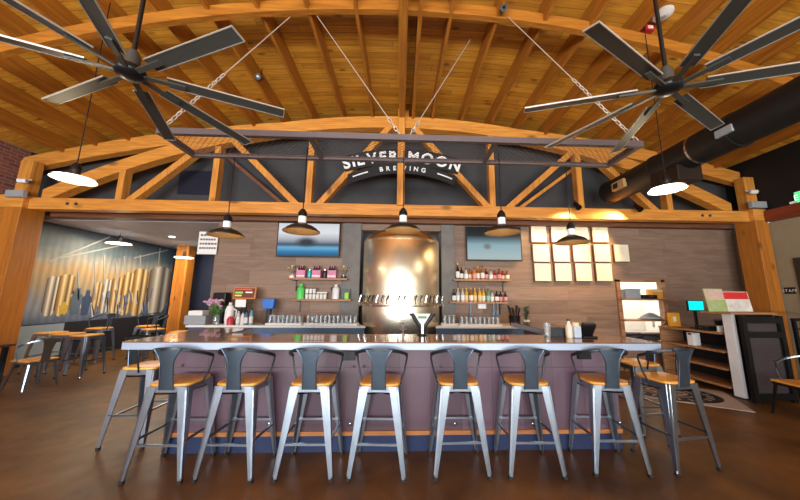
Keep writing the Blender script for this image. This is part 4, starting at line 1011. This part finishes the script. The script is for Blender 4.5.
for i, (px0, px1, pt_, pb_, c1, c2, lab) in enumerate(((709, 725, 288.5, 308, (.35, .45, .16), (.60, .42, .34), 'green and pink menu card leaning on the high ledge'), (727.5, 750, 291.5, 308.5, (.70, .66, .60), (.62, .03, .03), 'white and red menu card leaning on the high ledge'))):
    a, b = at(px0, pb_, Y=4.85), at(px1, pt_, Y=4.85); w = (b.x - a.x) / 2; hh = max(.25, b.z - 1.345)
    t = thing('menu_card', lab, 'menu', ((a.x + b.x) / 2, 4.85, 1.345), 0, 'menu cards on the ledge'); R = Matrix.Rotation(math.radians(-8), 4, 'X')
    MB().box(-w, w, 0, .012, 0, hh, R).build('card', mat('menu_a%d' % i, c1, .5, var=.4, scale=9), t); MB().box(-w*.95, w*.95, -.002, 0, hh*.62 if i else hh*.5, hh*.97, R).build('card_picture', mat('menu_b%d' % i, c2, .5, var=.35, scale=14), t)
    MB().box(-w*.8, w*.2, -.002, 0, hh*.12, hh*.4, R).build('card_print', mat('menu_c%d' % i, tuple(x*.75 + .1 for x in c1), .5, var=.5, scale=20), t)
# black framed mesh screen facing the bar room
def mesh_panel(t, x0, x1, z0, z1, y, fr, pitch, m, name='mesh'):
    mb = MB(); n1 = int((x1 - x0 - 2*fr) / pitch); n2 = int((z1 - z0 - 2*fr) / pitch)
    for i in range(1, n1 + 1): xx = x0 + fr + (x1 - x0 - 2*fr) * i / (n1 + 1); mb.box(xx - .003, xx + .003, y - .003, y + .003, z0 + fr, z1 - fr)
    for i in range(1, n2 + 1): zz = z0 + fr + (z1 - z0 - 2*fr) * i / (n2 + 1); mb.box(x0 + fr, x1 - fr, y - .003, y + .003, zz - .003, zz + .003)
    return mb.build(name, m, t)
t = thing('metal_screen', 'black framed mesh screen in front of the service station', 'screen', (5.42, 4.54, 0))
MB().box(0, .07, -.03, .03, 0, 1.30).build('frame_post', M_blackm, t); MB().box(.61, .68, -.03, .03, 0, 1.30).build('frame_post', M_blackm, t)
for z in (.04, .96, 1.18): MB().box(.07, .61, -.03, .03, z, z + .09).build('frame_rail', M_blackm, t)
MB().box(.07, .61, .02, .03, .04, 1.2).build('backing_sheet', mat('screen_backing', (.06, .045, .05), .5), t)
mesh_panel(t, .05, .63, .10, .99, 0, .03, .03, M_rack)
t = thing('mesh_railing', 'black railing with wire mesh infill at the right edge', 'railing', (6.28, 4.54, 0))
MB().tube([(-.0, 0, 1.24), (1.6, 0, 1.24)], .022, 10).build('top_rail', M_blackm, t, smooth=True)
for x in (.03, .85, 1.55): MB().box(x - .02, x + .02, -.02, .02, 0, 1.24).build('railing_post', M_blackm, t)
for z in (.12, 1.08): MB().box(.05, 1.53, -.012, .012, z, z + .025).build('infill_frame', M_blackm, t)
mesh_panel(t, .04, 1.54, .12, 1.1, 0, .02, .07, M_rack)

# logo mat
t = thing('logo_mat', 'grey floor mat with a round black emblem by the service station', 'mat', (4.52, 5.06, 0), math.radians(148))
MB().box(-.85, .85, -.53, .53, 0, .008).build('mat_base', mat('mat_grey', (.36, .29, .26), .9), t)
def ring(r0, r1, z, m, nm):
    n = 48; mb = MB(); mb.loft([[Vector((r*math.cos(2*PI*i/n)*1.38, r*math.sin(2*PI*i/n), zz)) for i in range(n)] for r, zz in ((r0, .008), (r0, z), (r1, z), (r1, .008))], cap=False); return mb.build(nm, m, t)
ring(.50, .28, .0095, M_black, 'emblem_ring')
for i in range(22):
    a = 2*PI*i/22; mb = MB(); c = Vector((.39*math.cos(a)*1.38, .39*math.sin(a), .0095)); d = Vector((math.cos(a)*1.2, math.sin(a), 0)).normalized(); mb.bar(c - d*.045, c + d*.045, .03, .002); mb.build('emblem_mark', mat('mat_pale', (.42, .36, .32), .9), t)
ring(.24, .20, .0095, M_black, 'emblem_inner_ring')
mb = MB().box(-.22, .22, -.035, .035, .008, .0095).box(-.14, .14, .07, .11, .008, .0095).box(-.14, .14, -.11, -.07, .008, .0095); mb.build('emblem_crest', M_black, t)

# ------------------------------------------------------------------ right wall details
a, b = at(794, 258, X=XR), at(786, 286, X=XR)
struct(MB().box(XR - .03, XR, 4.45, a.y, 0, a.z).build('door_1', mat('door_brown', (.035, .022, .018), .5)))
p0, p1 = at(784, 287.5, X=XR), at(796.5, 293.8, X=XR)
t = thing('door_plaque', 'small black plaque with white letters beside the right door', 'sign', (XR, (p0.y + p1.y)/2, p1.z))
hw = abs(p0.y - p1.y)/2; hh = max(.08, p0.z - p1.z)
MB().box(-.012, 0, -hw, hw, 0, hh).build('plaque', M_blackm, t)
letters('STAFF', hh * .6, .001, 'letter', L_w, t, (-.014, 0, hh * .28), -PI/2, spacing=1.1)
q = at(797, 197, X=XR - .1)
t = thing('exit_sign', 'lit green exit sign high on the right wall', 'sign', (XR, q.y - .1, q.z - .1))
MB().box(-.05, 0, -.18, .17, 0, .22).build('sign_case', M_white, t); MB().box(-.056, -.05, -.17, .16, .01, .21).build('sign_face', mat('exit_green', (.05, .5, .15), .4, emit=(.06, .62, .2), es=1.0), t)
letters('EXIT', .16, .001, 'letter', mat('exit_white', (.8, .9, .8), .4, emit=(.7, .9, .7), es=.8), t, (-.058, -.005, .05), -PI/2, spacing=1.2)
MB().tube([(-.02, .17, .03), (-.06, .25, .02)], .025, 8).build('lamp_head', M_white, t)
# cameras, boxes, detectors
for p, w, sgn in (((24, 181), 'white security camera high on the brick beside the left post', 1), ((752, 192), 'white security camera on the upper part of the right post', -1)):
    q = at(*p, Y=5.80); t = thing('security_camera', w, 'camera', q, 0)
    MB().tube([(sgn*.06, 0, 0), (-sgn*.06, -.04, -.01)], .045, 14).build('camera_body', M_white, t, smooth=True); MB().tube([(-sgn*.06, -.04, -.01), (-sgn*.085, -.048, -.013)], .04, 14).build('lens', M_black, t, smooth=True)
    MB().tube([(sgn*.03, 0, .03), (sgn*.05, .07, .05)], .015, 8).build('bracket', M_white, t)
for p, w in (((17, 194), 'grey junction box on top of the left post'), ((757, 205), 'grey junction box on top of the right post')):
    q = at(*p, Y=5.77); t = thing('junction_box', w, 'box', q); MB().box(-.17, .17, -.05, .03, -.07, .07).build('box_body', M_grey, t, bevel=.008); MB().box(-.15, .15, -.056, -.05, -.055, .055).build('cover', M_grey, t)
def roofp(px, py, dz=0.0):
    q = None
    d0 = at(px, py, Z=5.5)
    for _ in range(8): d0 = at(px, py, Z=5.79 + dz - drop(d0.x))
    return d0
q = roofp(663, 13); t = thing('smoke_detector', 'round white smoke detector on the roof planks near the right fan', 'detector', q); MB().lathe([(0, 0), (.12, 0), (.12, -.03), (.08, -.06), (0, -.06)], 24).build('housing', M_white, t, smooth=True); MB().lathe([(0, -.06), (.03, -.06), (.025, -.07), (0, -.07)], 12).build('sensor', M_grey, t, smooth=True)
for p, w in (((646, 28), 'red fire strobe under the roof near the right fan'), ((112, 10), 'red fire strobe under the roof near the left fan')):
    q = roofp(*p); t = thing('fire_strobe', w, 'alarm', q); MB().box(-.07, .07, -.07, .07, -.10, 0).build('housing', mat('alarm_red', (.5, .02, .02), .4), t, bevel=.01); MB().box(-.04, .04, -.075, -.07, -.08, -.03).build('lens', M_white, t)
for p, w in (((260, 77), 'small black and white spot lamp on a joist left of the centre'), ((502, 9), 'small black spot lamp at the top right of the ridge beam')):
    q = roofp(*p, -.26); t = thing('spot_lamp', w, 'lamp', q); MB().tube([(0, .05, .02), (0, -.07, -.05)], [.04, .055], 14).build('lamp_head', M_blackm, t, smooth=True); MB().lathe([(0, -.02), (.02, -.012), (.024, 0), (.02, .012), (0, .02)], 10, (0, -.07, -.05)).build('lens', M_white if p[0] < 400 else M_black, t, smooth=True); MB().tube([(0, .03, .02), (0, .04, .2)], .01, 6).build('bracket', M_blackm, t)
# notice sign at the left end of the plank wall
a, b = at(198, 231, Y=6.38), at(214.5, 254, Y=6.38); w = (b.x - a.x)/2; hh = a.z - b.z
t = thing('notice_sign', 'white sign with four rows of dark letters at the left end of the plank wall', 'sign', ((a.x + b.x)/2, 6.44, b.z))
MB().box(-w, w, -.012, .012, 0, hh).build('sign_board', M_white, t, bevel=.004)
rnd = random.Random(2)
for r in range(4):
    x = -w * .8
    while x < w * .75:
        ww = rnd.uniform(.03, .055); MB().box(x, x + ww, -.015, -.012, hh * (.80 - .19 * r), hh * (.88 - .19 * r)).build('letter_mark', mat('sign_ink', (.10, .09, .09), .6), t); x += ww + .015
MB().box(-.02, .02, .012, .06, hh*.4, hh*.6).build('wall_mount', M_blackm, t)
q = at(193, 238, Y=YN)
tag(MB().box(q.x - .15, q.x + .15, YN - .05, YN, q.z - .1, q.z + .1).build('exit_sign', mat('exit_red', (.4, .02, .05), .5, emit=(.35, .02, .05), es=.6)), 'dim red lit sign in the side room behind the white notice', 'sign')

# ------------------------------------------------------------------ light
def area(name, loc, rot, sx_, sy_, e, c, spread=None):
    l = bpy.data.lights.new(name, 'AREA'); l.shape = 'RECTANGLE'; l.size = sx_; l.size_y = sy_; l.energy = e; l.color = c
    if spread: l.spread = spread
    o = bpy.data.objects.new(name, l); COL.objects.link(o); o.location = loc; o.rotation_euler = rot
    return o
for k, x in enumerate((-3.7, 3.5)):
    area('window_daylight', (x, YB - .3, 2.2), (PI/2, 0, 0), 6.9, 3.4, 540 if k == 0 else 230, (.80, .90, 1.0))
    area('ceiling_fill', (x, YB - 1.6, .25), (math.radians(126), 0, 0), 6.5, 2.0, 980, (1, .92, .80))  # added fill lamps outside the windows, tilted up to brighten the roof planks
area('kitchen_light', (5.5, 7.3, 3.05), (0, 0, 0), 1.6, .8, 60, (1, .95, .85))
area('annex_light', (-6.2, 8.4, 3.15), (0, 0, 0), 2.5, 2.5, 85, (1, .85, .65))
def spot(name, loc, target, e, c, ang, blend=.5):
    l = bpy.data.lights.new(name, 'SPOT'); l.energy = e; l.color = c; l.spot_size = math.radians(ang); l.spot_blend = blend; l.shadow_soft_size = .05
    o = bpy.data.objects.new(name, l); COL.objects.link(o); o.location = loc
    o.rotation_euler = (Vector(target) - Vector(loc)).to_track_quat('-Z', 'Y').to_euler()
s0 = at(638, 207, Y=5.70); s1 = at(577, 205, Y=5.70)
spot('spot_beam', (s0.x - .15, 5.62, s0.z - .12), (4.0, 6.5, 2.5), 130, (1, .60, .24), 100)
spot('spot_beam', (s1.x, 5.62, s1.z - .14), (3.2, 6.5, 2.4), 85, (1, .68, .34), 100)
w = bpy.data.worlds.new('sky'); SC.world = w; w.use_nodes = True
bg = w.node_tree.nodes['Background']; bg.inputs[0].default_value = (.75, .87, 1, 1); bg.inputs[1].default_value = 1.3
SC.view_settings.view_transform = 'Standard'; SC.view_settings.look = 'None'; SC.view_settings.exposure = .58; SC.view_settings.gamma = 1
SC.view_settings.use_curve_mapping = False
SC.cycles.max_bounces = 10; SC.cycles.diffuse_bounces = 6; SC.cycles.sample_clamp_indirect = 6
